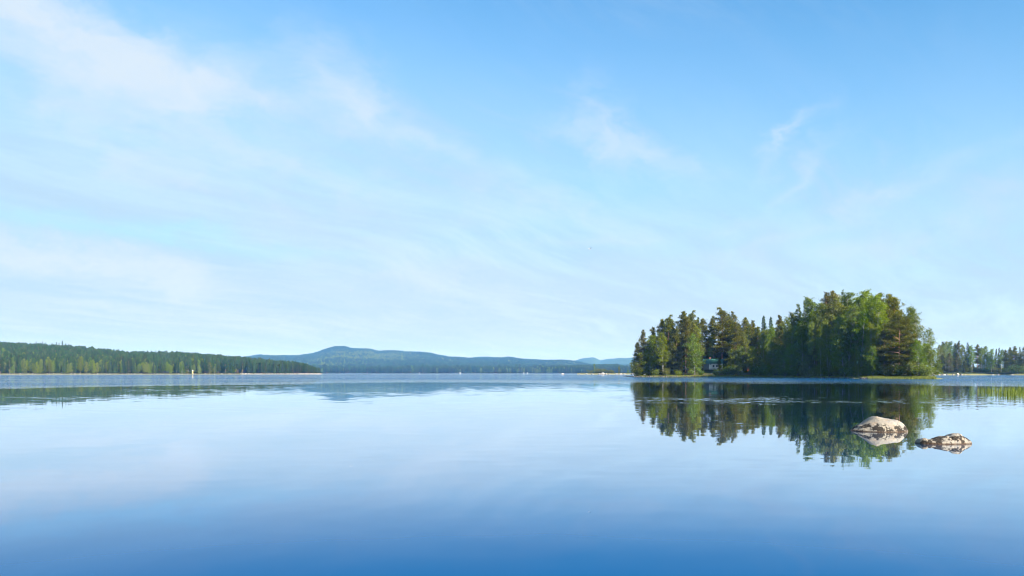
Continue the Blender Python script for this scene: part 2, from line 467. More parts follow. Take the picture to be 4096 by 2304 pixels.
def make_pine(seed, H=20., cb=.42, W=2.7, q=1., dead=6, hi=.0, limb=.05):
    """Scots pine: long bare trunk, crown of flattened needle pads on crooked boughs"""
    rng = np.random.default_rng(seed); L = Leaves(rng); wood = MB()
    path = bend(rng, H, 10, .5)
    rad = [max(.02, (.0066 * H) * (1 - z / H) ** .8 + .025) for z in path[:, 2]]; rad[0] *= 1.25
    wood.tube(path, rad, 8)
    z = cb * H; sz = 1 / math.sqrt(q)
    while z < H * .985:
        t = (z - cb * H) / (H - cb * H)
        prof = (.70 + 1.2 * t) if t < .25 else max(.0, 1 - ((t - .25) / .77) ** 1.45)
        for _ in range(rng.integers(3, 5) if t < .9 else 3):
            if rng.random() < .12: continue
            l = W * prof * rng.uniform(.5, 1.18) + .25
            a = rng.uniform(0, 2 * math.pi); e = R(-8 + 58 * t ** 1.3 + rng.normal(0, 9))
            st = on(path, z + rng.uniform(-.2, .2))
            dr = np.array([math.cos(a) * math.cos(e), math.sin(a) * math.cos(e), math.sin(e)])
            kink = rng.normal(0, .12, 3) * l
            mid = st + dr * l * .55 + kink * .5 + UP * l * -.03
            end = st + dr * l + UP * l * .14
            if l > .8: wood.tube([st, mid, end], [limb * (.5 + l / 4), limb * .55, .015], 4)
            npad = max(1, int(round(l * 2.1)))
            for k in range(npad):
                f = rng.uniform(.38, 1.03)
                c = (st + (mid - st) * f / .55) if f < .55 else mid + (end - mid) * (f - .55) / .45
                c = c + rng.normal(0, .17, 3) * l * .6 * np.array([1, 1, .35])
                n = max(2, int(rng.integers(14, 21) * q))
                pr = rng.uniform(.32, .55) * min(1., .30 + l / 1.9) * (1 - .5 * t ** 3)
                pt = c + rng.normal(0, 1, (n, 3)) * np.array([pr, pr, pr * (.38 + .9 * t ** 3)])
                n3 = 3; pts = np.repeat(pt, n3, 0)
                dd = unit(pts - c) * .55 + UP * .55 + rng.normal(0, .55, (n * n3, 3))
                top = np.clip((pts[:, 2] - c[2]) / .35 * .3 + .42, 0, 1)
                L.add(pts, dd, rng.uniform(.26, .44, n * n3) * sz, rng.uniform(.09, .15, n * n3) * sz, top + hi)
        z += rng.uniform(.42, .72)
    nn_ = max(4, int(26 * q)); zt = rng.uniform(H - 1.5, H + .05, nn_)
    ax = np.stack([on(path, min(a_, H)) for a_ in zt]) + rng.normal(0, .10, (nn_, 3)) * np.array([1, 1, 0])
    L.add(ax, rng.normal(0, .4, (nn_, 3)) + UP * .7, .36 * sz, .12 * sz, .5)
    for _ in range(dead):
        zz = rng.uniform(.08, cb + .12) * H; a = rng.uniform(0, 6.28); l = rng.uniform(.5, 1.6)
        st = on(path, zz); dr = np.array([math.cos(a), math.sin(a), rng.uniform(-.25, .3)])
        wood.tube([st, st + dr * l * .6, st + dr * l + rng.normal(0, .12, 3)], [.03, .022, .01], 4)
    return wood, L, 'pine_bark', 'pine'


def make_spruce(seed, H=20., cb=.08, W=2.3, q=1., up=0., leaf='spruce'):
    """narrow spruce: drooping boughs in whorls up to a thin spire"""
    rng = np.random.default_rng(seed); L = Leaves(rng); wood = MB()
    path = bend(rng, H, 8, .12)
    wood.tube(path, [max(.015, .0095 * H * (1 - z / H) + .015) for z in path[:, 2]], 7)
    z = cb * H; sz = 1 / math.sqrt(q)
    while z < H - .25:
        t = (z - cb * H) / (H - cb * H)
        for _ in range(rng.integers(5, 8)):
            l = (W * (1 - t) ** .82 * (.75 + .25 * min(1, t * 6)) + .16) * rng.uniform(.6, 1.15)
            a = rng.uniform(0, 6.283); e = R(-18 + up + 50 * t ** 2 + rng.normal(0, 6))
            st = on(path, z + rng.uniform(-.15, .15))
            dr = np.array([math.cos(a) * math.cos(e), math.sin(a) * math.cos(e), math.sin(e)])
            end = st + dr * l + UP * l * .10
            if l > 1.1 and q > .5: wood.tube([st, st + dr * l * .6, end], [.035, .022, .01], 4)
            n = max(2, int(l * 13 * q) + 2)
            f = rng.uniform(.1, 1.0, n)[:, None]
            lat = unit(np.cross(dr, UP)[None])
            sgn = rng.choice([-1, 1], n)[:, None]
            pt = st + (end - st) * f + lat * sgn * rng.uniform(0, .22, (n, 1)) * l * (1.1 - f)
            dd = dr * .75 + lat * sgn * rng.uniform(.1, .8, (n, 1)) + UP * rng.uniform(-.75, .12, (n, 1)) + rng.normal(0, .2, (n, 3))
            L.add(pt, dd, rng.uniform(.30, .52, n) * sz, rng.uniform(.12, .20, n) * sz, np.clip(f[:, 0] * .55 + .15, 0, 1))
        z += rng.uniform(.26, .40) * (1 if q > .5 else 1.3)
    n = max(4, int(14 * q)); zz = rng.uniform(H - 1.2, H - .1, n)
    L.add(np.stack([on(path, a) for a in zz]), rng.normal(0, .35, (n, 3)) + UP * .8, .3 * sz, .09 * sz, .5)
    return wood, L, 'spruce_bark', leaf


def make_birch(seed, H=20., cb=.2, W=3.0, q=1., droop=1., leaf='birch', airy=1., fork=0):
    """birch: slim pale trunk, ascending limbs, hanging twigs with small leaves"""
    rng = np.random.default_rng(seed); L = Leaves(rng); wood = MB(); sz = 1 / math.sqrt(q)
    path = bend(rng, H, 10, 1.0)
    wood.tube(path, [max(.012, .0062 * H * (1 - z / H) ** .9 + .006) for z in path[:, 2]], 7)
    for k in range(fork):
        z0 = rng.uniform(.25, .45) * H; a = rng.uniform(0, 6.28); st = on(path, z0)
        e = st + np.array([math.cos(a) * W * .7, math.sin(a) * W * .7, H * .42])
        wood.tube([st, (st + e) / 2 + np.array([math.cos(a), math.sin(a), 0]) * W * .12, e], [.09, .06, .02], 5)
    nl = int(58 * (H / 20) ** .5)
    for i in range(nl):
        t = (i + rng.random()) / nl
        z = H * (cb + (1 - cb) * t * .97)
        prof = math.sin(math.pi * min(1, (.20 + .80 * t) ** .85)) ** .7 if t < .98 else .2
        l = (W * prof * rng.uniform(.55, 1.15) + .35)
        a = i * 2.4 + rng.normal(0, .5); e = R(rng.uniform(22, 58) + 12 * t)
        st = on(path, z * .99)
        dr = np.array([math.cos(a) * math.cos(e), math.sin(a) * math.cos(e), math.sin(e)])
        out = np.array([math.cos(a), math.sin(a), 0.])
        mid = st + dr * l * .7
        end = mid + (out * .75 + UP * (.25 - .5 * droop)) * l * .5
        if l > .9: wood.tube([st, mid, end], [.028 + .008 * l, .02, .008], 4)
        ntw = max(2, int((4 + 3.2 * l) * (q if q < 1 else 1) ** .5 * airy))
        for k in range(ntw):
            f = rng.uniform(.18, 1.05)
            b = st + (mid - st) * f / .65 if f < .65 else mid + (end - mid) * (f - .65) / .35
            b = b + rng.normal(0, .16, 3) * (l * .5 + .5)
            tl = rng.uniform(.5, 1.25) * (.7 + .5 * droop)
            td = unit((out * rng.uniform(0, .7) + UP * (.15 - 1.05 * droop * rng.uniform(.4, 1.)) + rng.normal(0, .35, 3))[None])[0]
            n = max(3, int(rng.integers(15, 23) * q ** .6))
            s_ = rng.random(n)[:, None]
            pt = b + td * tl * s_ + rng.normal(0, .14, (n, 3))
            dd = rng.normal(0, .7, (n, 3)) + UP * -.35 + td * .4
            L.add(pt, dd, rng.uniform(.17, .29, n) * sz, rng.uniform(.12, .20, n) * sz, np.clip(.32 + .4 * rng.random() + .18 * s_[:, 0], 0, 1))
    return wood, L, 'birch_bark', leaf


def make_bush(seed, H=3., W=1.7, q=1., leaf='bush', twiggy=0.):
    rng = np.random.default_rng(seed); L = Leaves(rng); wood = MB(); sz = 1 / math.sqrt(q)
    for i in range(13):
        a = rng.uniform(0, 6.283); r = W * rng.uniform(.25, .95) ** .8
        h = H * rng.uniform(.5, 1.0) * (1 - .3 * (r / W) ** 2)
        b = np.array([math.cos(a) * r * .15, math.sin(a) * r * .15, 0]); e = np.array([math.cos(a) * r, math.sin(a) * r, h])
        m_ = (b + e) / 2 + np.array([math.cos(a) * r * -.12, math.sin(a) * r * -.12, h * .1])
        wood.tube([b, m_, e], [.035, .024, .008], 4)
        for k in range(int(8 * (1 - twiggy)) + 2):
            f = rng.uniform(.2, 1.05); c = b + (e - b) * f + rng.normal(0, .2, 3) * (H / 3)
            if twiggy and rng.random() < .6:
                wood.tube([c, c + rng.normal(0, .3, 3) + UP * .3], [.01, .005], 3)
            n = max(3, int(14 * q))
            pt = c + rng.normal(0, 1, (n, 3)) * np.array([.26, .26, .22]) * (H / 3)
            pt[:, 2] = np.abs(pt[:, 2])
            L.add(pt, rng.normal(0, .6, (n, 3)) + UP * .35, rng.uniform(.16, .27, n) * sz, rng.uniform(.09, .15, n) * sz, np.clip(.25 + .5 * rng.random() + pt[:, 2] / H * .2, 0, 1))
    return wood, L, 'stem', leaf


PROTO = {}


def proto(key, made, H):
    wood, L, bark, leaf = made
    PROTO[key] = (wood.mesh('trunk', M[bark], True), L.mesh('crown', M[leaf]), H)


for i in range(4): proto('pine%d' % i, make_pine(10 + i, cb=(.24, .32, .20, .40)[i], W=(2.8, 2.6, 2.7, 2.9)[i]), 20.)
for i in range(3): proto('fullpine%d' % i, make_pine(30 + i, cb=(.10, .14, .06)[i], W=(2.7, 2.9, 2.4)[i], dead=3), 20.)
proto('spirepine0', make_pine(41, cb=.3, W=2.3), 20.)
proto('widepine', make_pine(52, H=19., cb=.14, W=5.4, dead=9, limb=.055), 19.)
for i in range(3): proto('spruce%d' % i, make_spruce(60 + i, W=(2.2, 1.9, 2.6)[i]), 20.)
proto('teal0', make_spruce(70, W=1.9, up=30, cb=.35, leaf='teal'), 20.)
for i in range(5): proto('birch%d' % i, make_birch(80 + i, cb=(.22, .30, .18, .26, .34)[i], W=(3.0, 2.6, 3.3, 2.9, 2.7)[i], droop=(1., .8, 1., .6, 1.)[i]), 20.)
for i in range(2): proto('lowbirch%d' % i, make_birch(90 + i, H=12., cb=.03, W=(2.6, 2.9)[i], droop=.7), 12.)
proto('airybirch', make_birch(95, cb=.22, W=3.0, airy=.62, droop=1.15), 20.)
proto('forkbirch', make_birch(97, cb=.30, W=3.6, droop=.45, fork=4), 20.)
for i in range(3): proto('bush%d' % i, make_bush(100 + i, W=(1.7, 2.0, 1.5)[i]), 3.)
proto('graybush', make_bush(105, twiggy=.75), 3.)

KINDNAME = {'pine': ('pine_tree', 'tree'), 'fullpine': ('pine_tree', 'tree'), 'spirepine': ('pine_tree', 'tree'), 'widepine': ('pine_tree', 'tree'),
            'spruce': ('spruce_tree', 'tree'), 'teal': ('spruce_tree', 'tree'), 'birch': ('birch_tree', 'tree'), 'lowbirch': ('birch_tree', 'tree'),
            'airybirch': ('birch_tree', 'tree'), 'forkbirch': ('birch_tree', 'tree'), 'bush': ('shrub', 'shrub'), 'graybush': ('shrub', 'shrub')}
_rt = random.Random(5)


def plant(key, loc, H, wid=None, label=None, group=None, rz=None):
    """one tree as a thing of its own: root > trunk, crown"""
    tr, cr, H0 = PROTO[key]
    nm, cat = KINDNAME[key.rstrip('0123456789')]
    o = empty(nm, loc, _rt.uniform(0, 6.283) if rz is None else rz)
    s = H / H0; sw = s if wid is None else wid
    o.scale = (sw, sw, s)
    obj('trunk' if cat == 'tree' else 'stem', tr, o); obj('crown' if cat == 'tree' else 'foliage', cr, o)
    tag(o, label, cat, group)
    return o


# light copies for the far woods, kept outside the scene and scattered as one mass
FAR = bpy.data.collections.new('far_tree_kinds')


def far_proto(name, made):
    wood, L, bark, leaf = made
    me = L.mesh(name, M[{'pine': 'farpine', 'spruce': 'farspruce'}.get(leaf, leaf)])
    tm = wood.mesh(name, M[bark]); 
    bm = __import__('bmesh').new(); bm.from_mesh(me); k = len(bm.faces)
    bm.from_mesh(tm); bm.faces.ensure_lookup_table()
    for f in bm.faces[k:]: f.material_index = 1
    bm.to_mesh(me); bm.free(); me.materials.append(M[bark])
    FAR.objects.link(bpy.data.objects.new(name, me))


for i in range(3): far_proto('a_pine%d' % i, make_pine(200 + i, q=.25, cb=(.22, .32, .15)[i], W=3.0, dead=0))
for i in range(3): far_proto('b_spruce%d' % i, make_spruce(210 + i, q=.25, W=(2.1, 2.5, 1.8)[i]))
for i in range(3):
    _w, _l, _b, _f = make_birch(220 + i, q=.22, cb=(.12, .06, .15)[i], W=3.2)
    far_proto('c_birch%d' % i, (_w, _l, 'stem', _f))


def scatter(name, pts, idx, rot, scl, label, cat):
    me = bpy.data.meshes.new(name)
    me.vertices.add(len(pts)); me.vertices.foreach_set('co', np.asarray(pts, np.float32).ravel())
    for k, typ, arr in (('kind_index', 'INT', idx), ('turn', 'FLOAT', rot)):
        me.attributes.new(k, typ, 'POINT').data.foreach_set('value', np.asarray(arr).astype(np.int32 if typ == 'INT' else np.float32))
    me.attributes.new('size', 'FLOAT_VECTOR', 'POINT').data.foreach_set('vector', np.asarray(scl, np.float32).ravel())
    o = obj(name, me)
    ng = bpy.data.node_groups.new(name, 'GeometryNodeTree')
    ng.interface.new_socket('Geometry', in_out='INPUT', socket_type='NodeSocketGeometry')
    ng.interface.new_socket('Geometry', in_out='OUTPUT', socket_type='NodeSocketGeometry')
    nn, ll = ng.nodes, ng.links
    gi, go = nn.new('NodeGroupInput'), nn.new('NodeGroupOutput')
    ip = nn.new('GeometryNodeInstanceOnPoints'); ci = nn.new('GeometryNodeCollectionInfo')
    ci.inputs[0].default_value = FAR; ci.inputs['Separate Children'].default_value = True; ci.inputs['Reset Children'].default_value = True
    ip.inputs['Pick Instance'].default_value = True

    def at(nm, typ):
        n = nn.new('GeometryNodeInputNamedAttribute'); n.data_type = typ; n.inputs['Name'].default_value = nm
        return n.outputs[0]
    cx = nn.new('ShaderNodeCombineXYZ'); ll.new(at('turn', 'FLOAT'), cx.inputs[2])
    ll.new(gi.outputs[0], ip.inputs['Points']); ll.new(ci.outputs[0], ip.inputs['Instance'])
    ll.new(at('kind_index', 'INT'), ip.inputs['Instance Index']); ll.new(cx.outputs[0], ip.inputs['Rotation'])
    ll.new(at('size', 'FLOAT_VECTOR'), ip.inputs['Scale']); ll.new(ip.outputs[0], go.inputs[0])
    md = o.modifiers.new('scatter', 'NODES'); md.node_group = ng
    return tag(o, label, cat, kind='stuff')
# ------------------------------------------------------------------ land


def noise2(rng, n=6):
    """a few random waves: cheap smooth relief"""
    k = rng.normal(0, 1, (n, 2)); ph = rng.uniform(0, 6.28, n); am = 1 / np.arange(1, n + 1)
    fr = np.arange(1, n + 1)
    return lambda x, y: sum(am[i] * np.sin(fr[i] * (k[i, 0] * x + k[i, 1] * y) + ph[i]) for i in range(n)) / am.sum()


def hill(name, label, us, shore, ridge, sky, mat, tree=15., shape=1.3, flat=.0, back=.5, nt=28, rel=2., seed=1):
    """a shore rising to a wooded ridge; sky is the row of its tree tops, shore and ridge are distances, all by column"""
    rng = np.random.default_rng(seed); nz = noise2(rng)
    ts = np.concatenate([np.array([-.03]), np.linspace(0, 1, nt), 1 + np.linspace(.1, back, 5)])
    ds = np.interp(us, *shore); dr = np.interp(us, *ridge); vv = np.interp(us, *sky)
    top = EYE + (VH - vv) * dr / F
    zr = np.maximum(top - tree, .8)

    def ground(u, t):
        a, b, z_ = np.interp(u, us, ds), np.interp(u, us, dr), np.interp(u, us, zr)
        d = a + (b - a) * t
        q = np.clip((np.clip(t, 0, 1) - flat) / (1 - flat), 0, 1) ** shape
        z = .5 + (z_ - .5) * q
        z = np.where(t > 1, z_ * np.clip(1 - ((t - 1) / (back + .05)) ** 2, 0, 1), z)
        x = (u - 512) / F * d
        z = z + rel * nz(x / 90., d / 90.) * np.clip(t * 6, 0, 1) * np.clip(q + .2, 0, 1)
        lim = np.clip(t / .012, 0, 1)
        z = np.where(t < 0, -.8, np.maximum(z * lim + .12, .12))
        return np.stack([x, d, z], -1)
    U, T = np.meshgrid(us, ts, indexing='ij')
    Vv = ground(U, T).reshape(-1, 3); n = len(ts)
    i, j = np.meshgrid(np.arange(len(us) - 1), np.arange(n - 1), indexing='ij')
    k = (i * n + j).ravel()
    Q = np.stack([k, k + n, k + n + 1, k + 1], 1)
    sh = np.clip(1 - (T.ravel() * (np.repeat(dr - ds, n)) / 3.), 0, 1).astype(np.float32)
    tag(obj(name, mesh_np(name, Vv, Q, mat, True, {'shore': ('POINT', 'FLOAT', sh)})), label, 'hill', kind='structure')
    return ground, (us, ds, dr, top, zr)


def forest(name, label, ground, info, cnt, u0, u1, t0, t1, seed, hmin, hmax, mixw, wide=1., low=None, patch=120., pk=.5):
    rng = np.random.default_rng(seed)
    us, ds, dr, top, zr = info
    a = np.interp(u0, us, ds); m = cnt * 3
    u = rng.uniform(u0, u1, m); t = rng.uniform(t0, t1, m)
    d = np.interp(u, us, ds) + (np.interp(u, us, dr) - np.interp(u, us, ds)) * t
    w = d * (np.interp(u, us, dr) - np.interp(u, us, ds)); keep = rng.random(m) < w / w.max()
    u, t = u[keep][:cnt], t[keep][:cnt]
    p = ground(u, t)
    nz = noise2(np.random.default_rng(seed + 7), 5)
    ph = nz(p[:, 0] / patch, p[:, 1] / patch)
    r = rng.random(len(u)) + ph * pk
    cum = np.cumsum(mixw) / np.sum(mixw)
    kind = np.searchsorted(cum, np.clip(r, 0, .999))
    idx = kind * 3 + rng.integers(0, 3, len(u))
    h = rng.uniform(hmin, hmax, len(u)) * np.where(kind == 2, .85, 1.) * (1 + .10 * nz(p[:, 0] / 40., p[:, 1] / 40.))
    h *= np.where(rng.random(len(u)) < .06, 1.25, 1.) * rng.uniform(.85, 1.08, len(u))
    lim = np.interp(u, us, np.maximum(top, 2.)) * (np.interp(u, us, ds) + (np.interp(u, us, dr) - np.interp(u, us, ds)) * t) / np.interp(u, us, dr)
    h = np.clip(h, 2., np.maximum(lim - p[:, 2], hmin * .6) * rng.uniform(.9, 1.16, len(u)))
    s = h / 20.; sw = s * wide * rng.uniform(.85, 1.25, len(u))
    p[:, 2] -= .1
    return scatter(name, p, idx, rng.uniform(0, 6.283, len(u)), np.stack([sw, sw, s], 1), label, 'forest')


# the near wooded hill on the left shore
us = np.linspace(-260, 322, 110)
gl, il = hill('left_shore_hill', 'low hill rising behind the left lake shore', us,
              ([-260, 0, 200, 322], [800, 830, 980, 1150]), ([-260, 0, 130, 250, 322], [1500, 1450, 1400, 1330, 1215]),
              ([-260, -60, 0, 48, 82, 102, 129, 145, 175, 197, 244, 271, 298, 315, 322],
               [341, 341, 342.4, 344.8, 346.5, 348.4, 352.2, 352, 352, 353.6, 357.2, 360, 362.6, 367, 371.5]),
              M['shoreland'], tree=15.5, shape=1.15, seed=3)
forest('left_shore_forest', 'mixed pine, spruce and birch forest covering the left shore hill', gl, il, 17000, -250, 320, .012, 1.12, 11, 13, 18.5, (.44, .30, .26), 1.15)
# the higher hills across the lake
us = np.linspace(150, 700, 150)
gm, im = hill('far_hills', 'long wooded hills across the lake with one rounded summit', us,
              ([150, 400, 700], [2750, 2700, 2600]), ([150, 330, 480, 600, 700], [5400, 6000, 5800, 5600, 5400]),
              ([150, 200, 244.7, 259, 271, 298, 312.5, 327, 334, 344, 352.5, 363.5, 371, 378, 382, 392.5, 407, 421.7, 429, 440, 451, 458, 469, 480, 487, 500, 509, 519, 544, 563, 576, 590, 700],
               [360, 358, 356.7, 354.5, 355.2, 355.2, 353.1, 348.4, 346.2, 345.9, 348, 348.3, 348.4, 351, 350.4, 350, 351.2, 351.5, 352.4, 354.8, 356.8, 356.6, 357.9, 356.8, 356.8, 357.5, 356.6, 358.3, 359.9, 359.6, 361, 364, 366]),
              M['farland'], tree=20., shape=1.35, flat=.14, rel=7., seed=8)
forest('far_hill_forest', 'dense conifer forest covering the hills across the lake', gm, im, 60000, 190, 690, .006, 1.06, 21, 17, 25, (.42, .33, .25), 1.9, patch=300., pk=.95)
us = np.linspace(555, 720, 50)
gn, inn = hill('far_shore_ridge', 'low wooded ridge on the far shore left of the island', us,
               ([555, 720], [2500, 2450]), ([555, 720], [3100, 3050]),
               ([555, 570, 600, 617, 626, 634, 660, 720], [366.5, 365.2, 364.4, 363.7, 366.2, 367.6, 368, 368]), M['farland'], tree=17., shape=1.5, flat=.2, seed=9)
forest('far_ridge_forest', 'conifer forest on the low far ridge left of the island', gn, inn, 8000, 556, 719, .01, 1.06, 31, 15, 21, (.42, .33, .25), 1.5)
us = np.linspace(520, 760, 160)
hill('blue_distant_hills', 'pale blue hills furthest away, left of the island', us,
     ([520, 760], [6200, 6200]), ([520, 760], [7600, 7800]),
     ([520, 565, 576, 581, 585, 590, 593.5, 597, 600, 604, 610, 620, 632, 645, 660, 700, 760], [364, 362, 360.8, 359.2, 358.2, 357.7, 357.8, 359.3, 360.8, 360.2, 359.3, 358.4, 358.1, 358.2, 358.6, 360, 361]),
     M['farland'], tree=0., shape=1.1, rel=9., seed=12)

# the wooded island
FRONT = [(628, 352), (634, 342), (645, 336), (670, 330), (700, 322), (735, 313), (762, 302), (780, 287), (798, 264), (828, 247), (865, 232), (900, 222), (925, 213), (938, 208)]
BACK = [(937, 218), (934, 245), (925, 280), (895, 320), (840, 352), (770, 372), (690, 378), (645, 368)]
poly = np.array([tuple(P(u, d))[:2] for u, d in FRONT + BACK])


def sdist(p):
    """signed distance to the island's shore, positive on land"""
    p = np.asarray(p, float); best = np.full(len(p), 1e9); inside = np.zeros(len(p), bool)
    for a, b in zip(poly, np.roll(poly, -1, 0)):
        e = b - a; w = p - a
        t = np.clip((w @ e) / (e @ e), 0, 1)
        best = np.minimum(best, np.linalg.norm(w - t[:, None] * e, axis=1))
        c = (a[1] <= p[:, 1]) != (b[1] <= p[:, 1])
        xi = a[0] + (p[:, 1] - a[1]) / (b[1] - a[1] + 1e-12) * e[0]
        inside ^= c & (p[:, 0] < xi)
    return np.where(inside, best, -best)


_nz = noise2(np.random.default_rng(4), 7)


def island_z(p):
    p = np.asarray(p, float); s = sdist(p) + 1.2 * _nz(p[:, 0] / 7., p[:, 1] / 7.)
    z = np.where(s > 0, .14 + .03 * np.minimum(s, 4) + np.clip(s - 3, 0, 17) * .155, .14 + s * .2)
    return np.maximum(z + np.where(s > 2, .25 * _nz(p[:, 0] / 5., p[:, 1] / 5. + 3), 0), -.9)


gx = np.arange(poly[:, 0].min() - 6, poly[:, 0].max() + 7, 1.4); gy = np.arange(poly[:, 1].min() - 6, poly[:, 1].max() + 7, 1.4)
X, Y = np.meshgrid(gx, gy, indexing='ij'); pp = np.stack([X.ravel(), Y.ravel()], 1)
zz = island_z(pp); n = len(gy)
i, j = np.meshgrid(np.arange(len(gx) - 1), np.arange(n - 1), indexing='ij'); k = (i * n + j).ravel()
Q = np.stack([k, k + n, k + n + 1, k + 1], 1); Q = Q[zz[Q].max(1) > -.6]
sh = np.clip(1.3 - sdist(pp) / 3.6, 0, 1).astype(np.float32)
tag(obj('island_ground', mesh_np('island_ground', np.c_[pp, zz], Q, M['island'], True, {'shore': ('POINT', 'FLOAT', sh)})),
    'low ground of the wooded island with a grassy shore', 'island', kind='structure')


def gz(q): return float(island_z(np.array([[q[0], q[1]]]))[0])


# right far shore
RS = [(905, 660), (925, 646), (950, 640), (985, 640), (1000, 632), (1012, 618), (1030, 606), (1060, 600), (1180, 590)]
us = np.linspace(905, 1180, 70)
rs_u = [a for a, b in RS]; rs_d = [b for a, b in RS]
gr, ir = hill('right_shore_ground', 'low stony far shore at the right edge', us, (rs_u, rs_d), (rs_u, [b + 70 for b in rs_d]),
              ([905, 1180], [371., 371.]), M['shoreland'], tree=0., shape=.6, seed=15, rel=.4, back=1.)

# small rocky islet
us = np.linspace(577, 652, 60)
gi_, ii_ = hill('rocky_islet', 'low rocky islet lying left of the wooded island', us, ([577, 652], [900, 880]), ([577, 652], [908, 886]),
                ([577, 584, 596, 606, 616, 640, 652], [373.0, 372.9, 372.6, 372.7, 372.8, 373., 373.1]), M['shoreland'], tree=0., shape=.8, seed=16, rel=.1, back=1.)
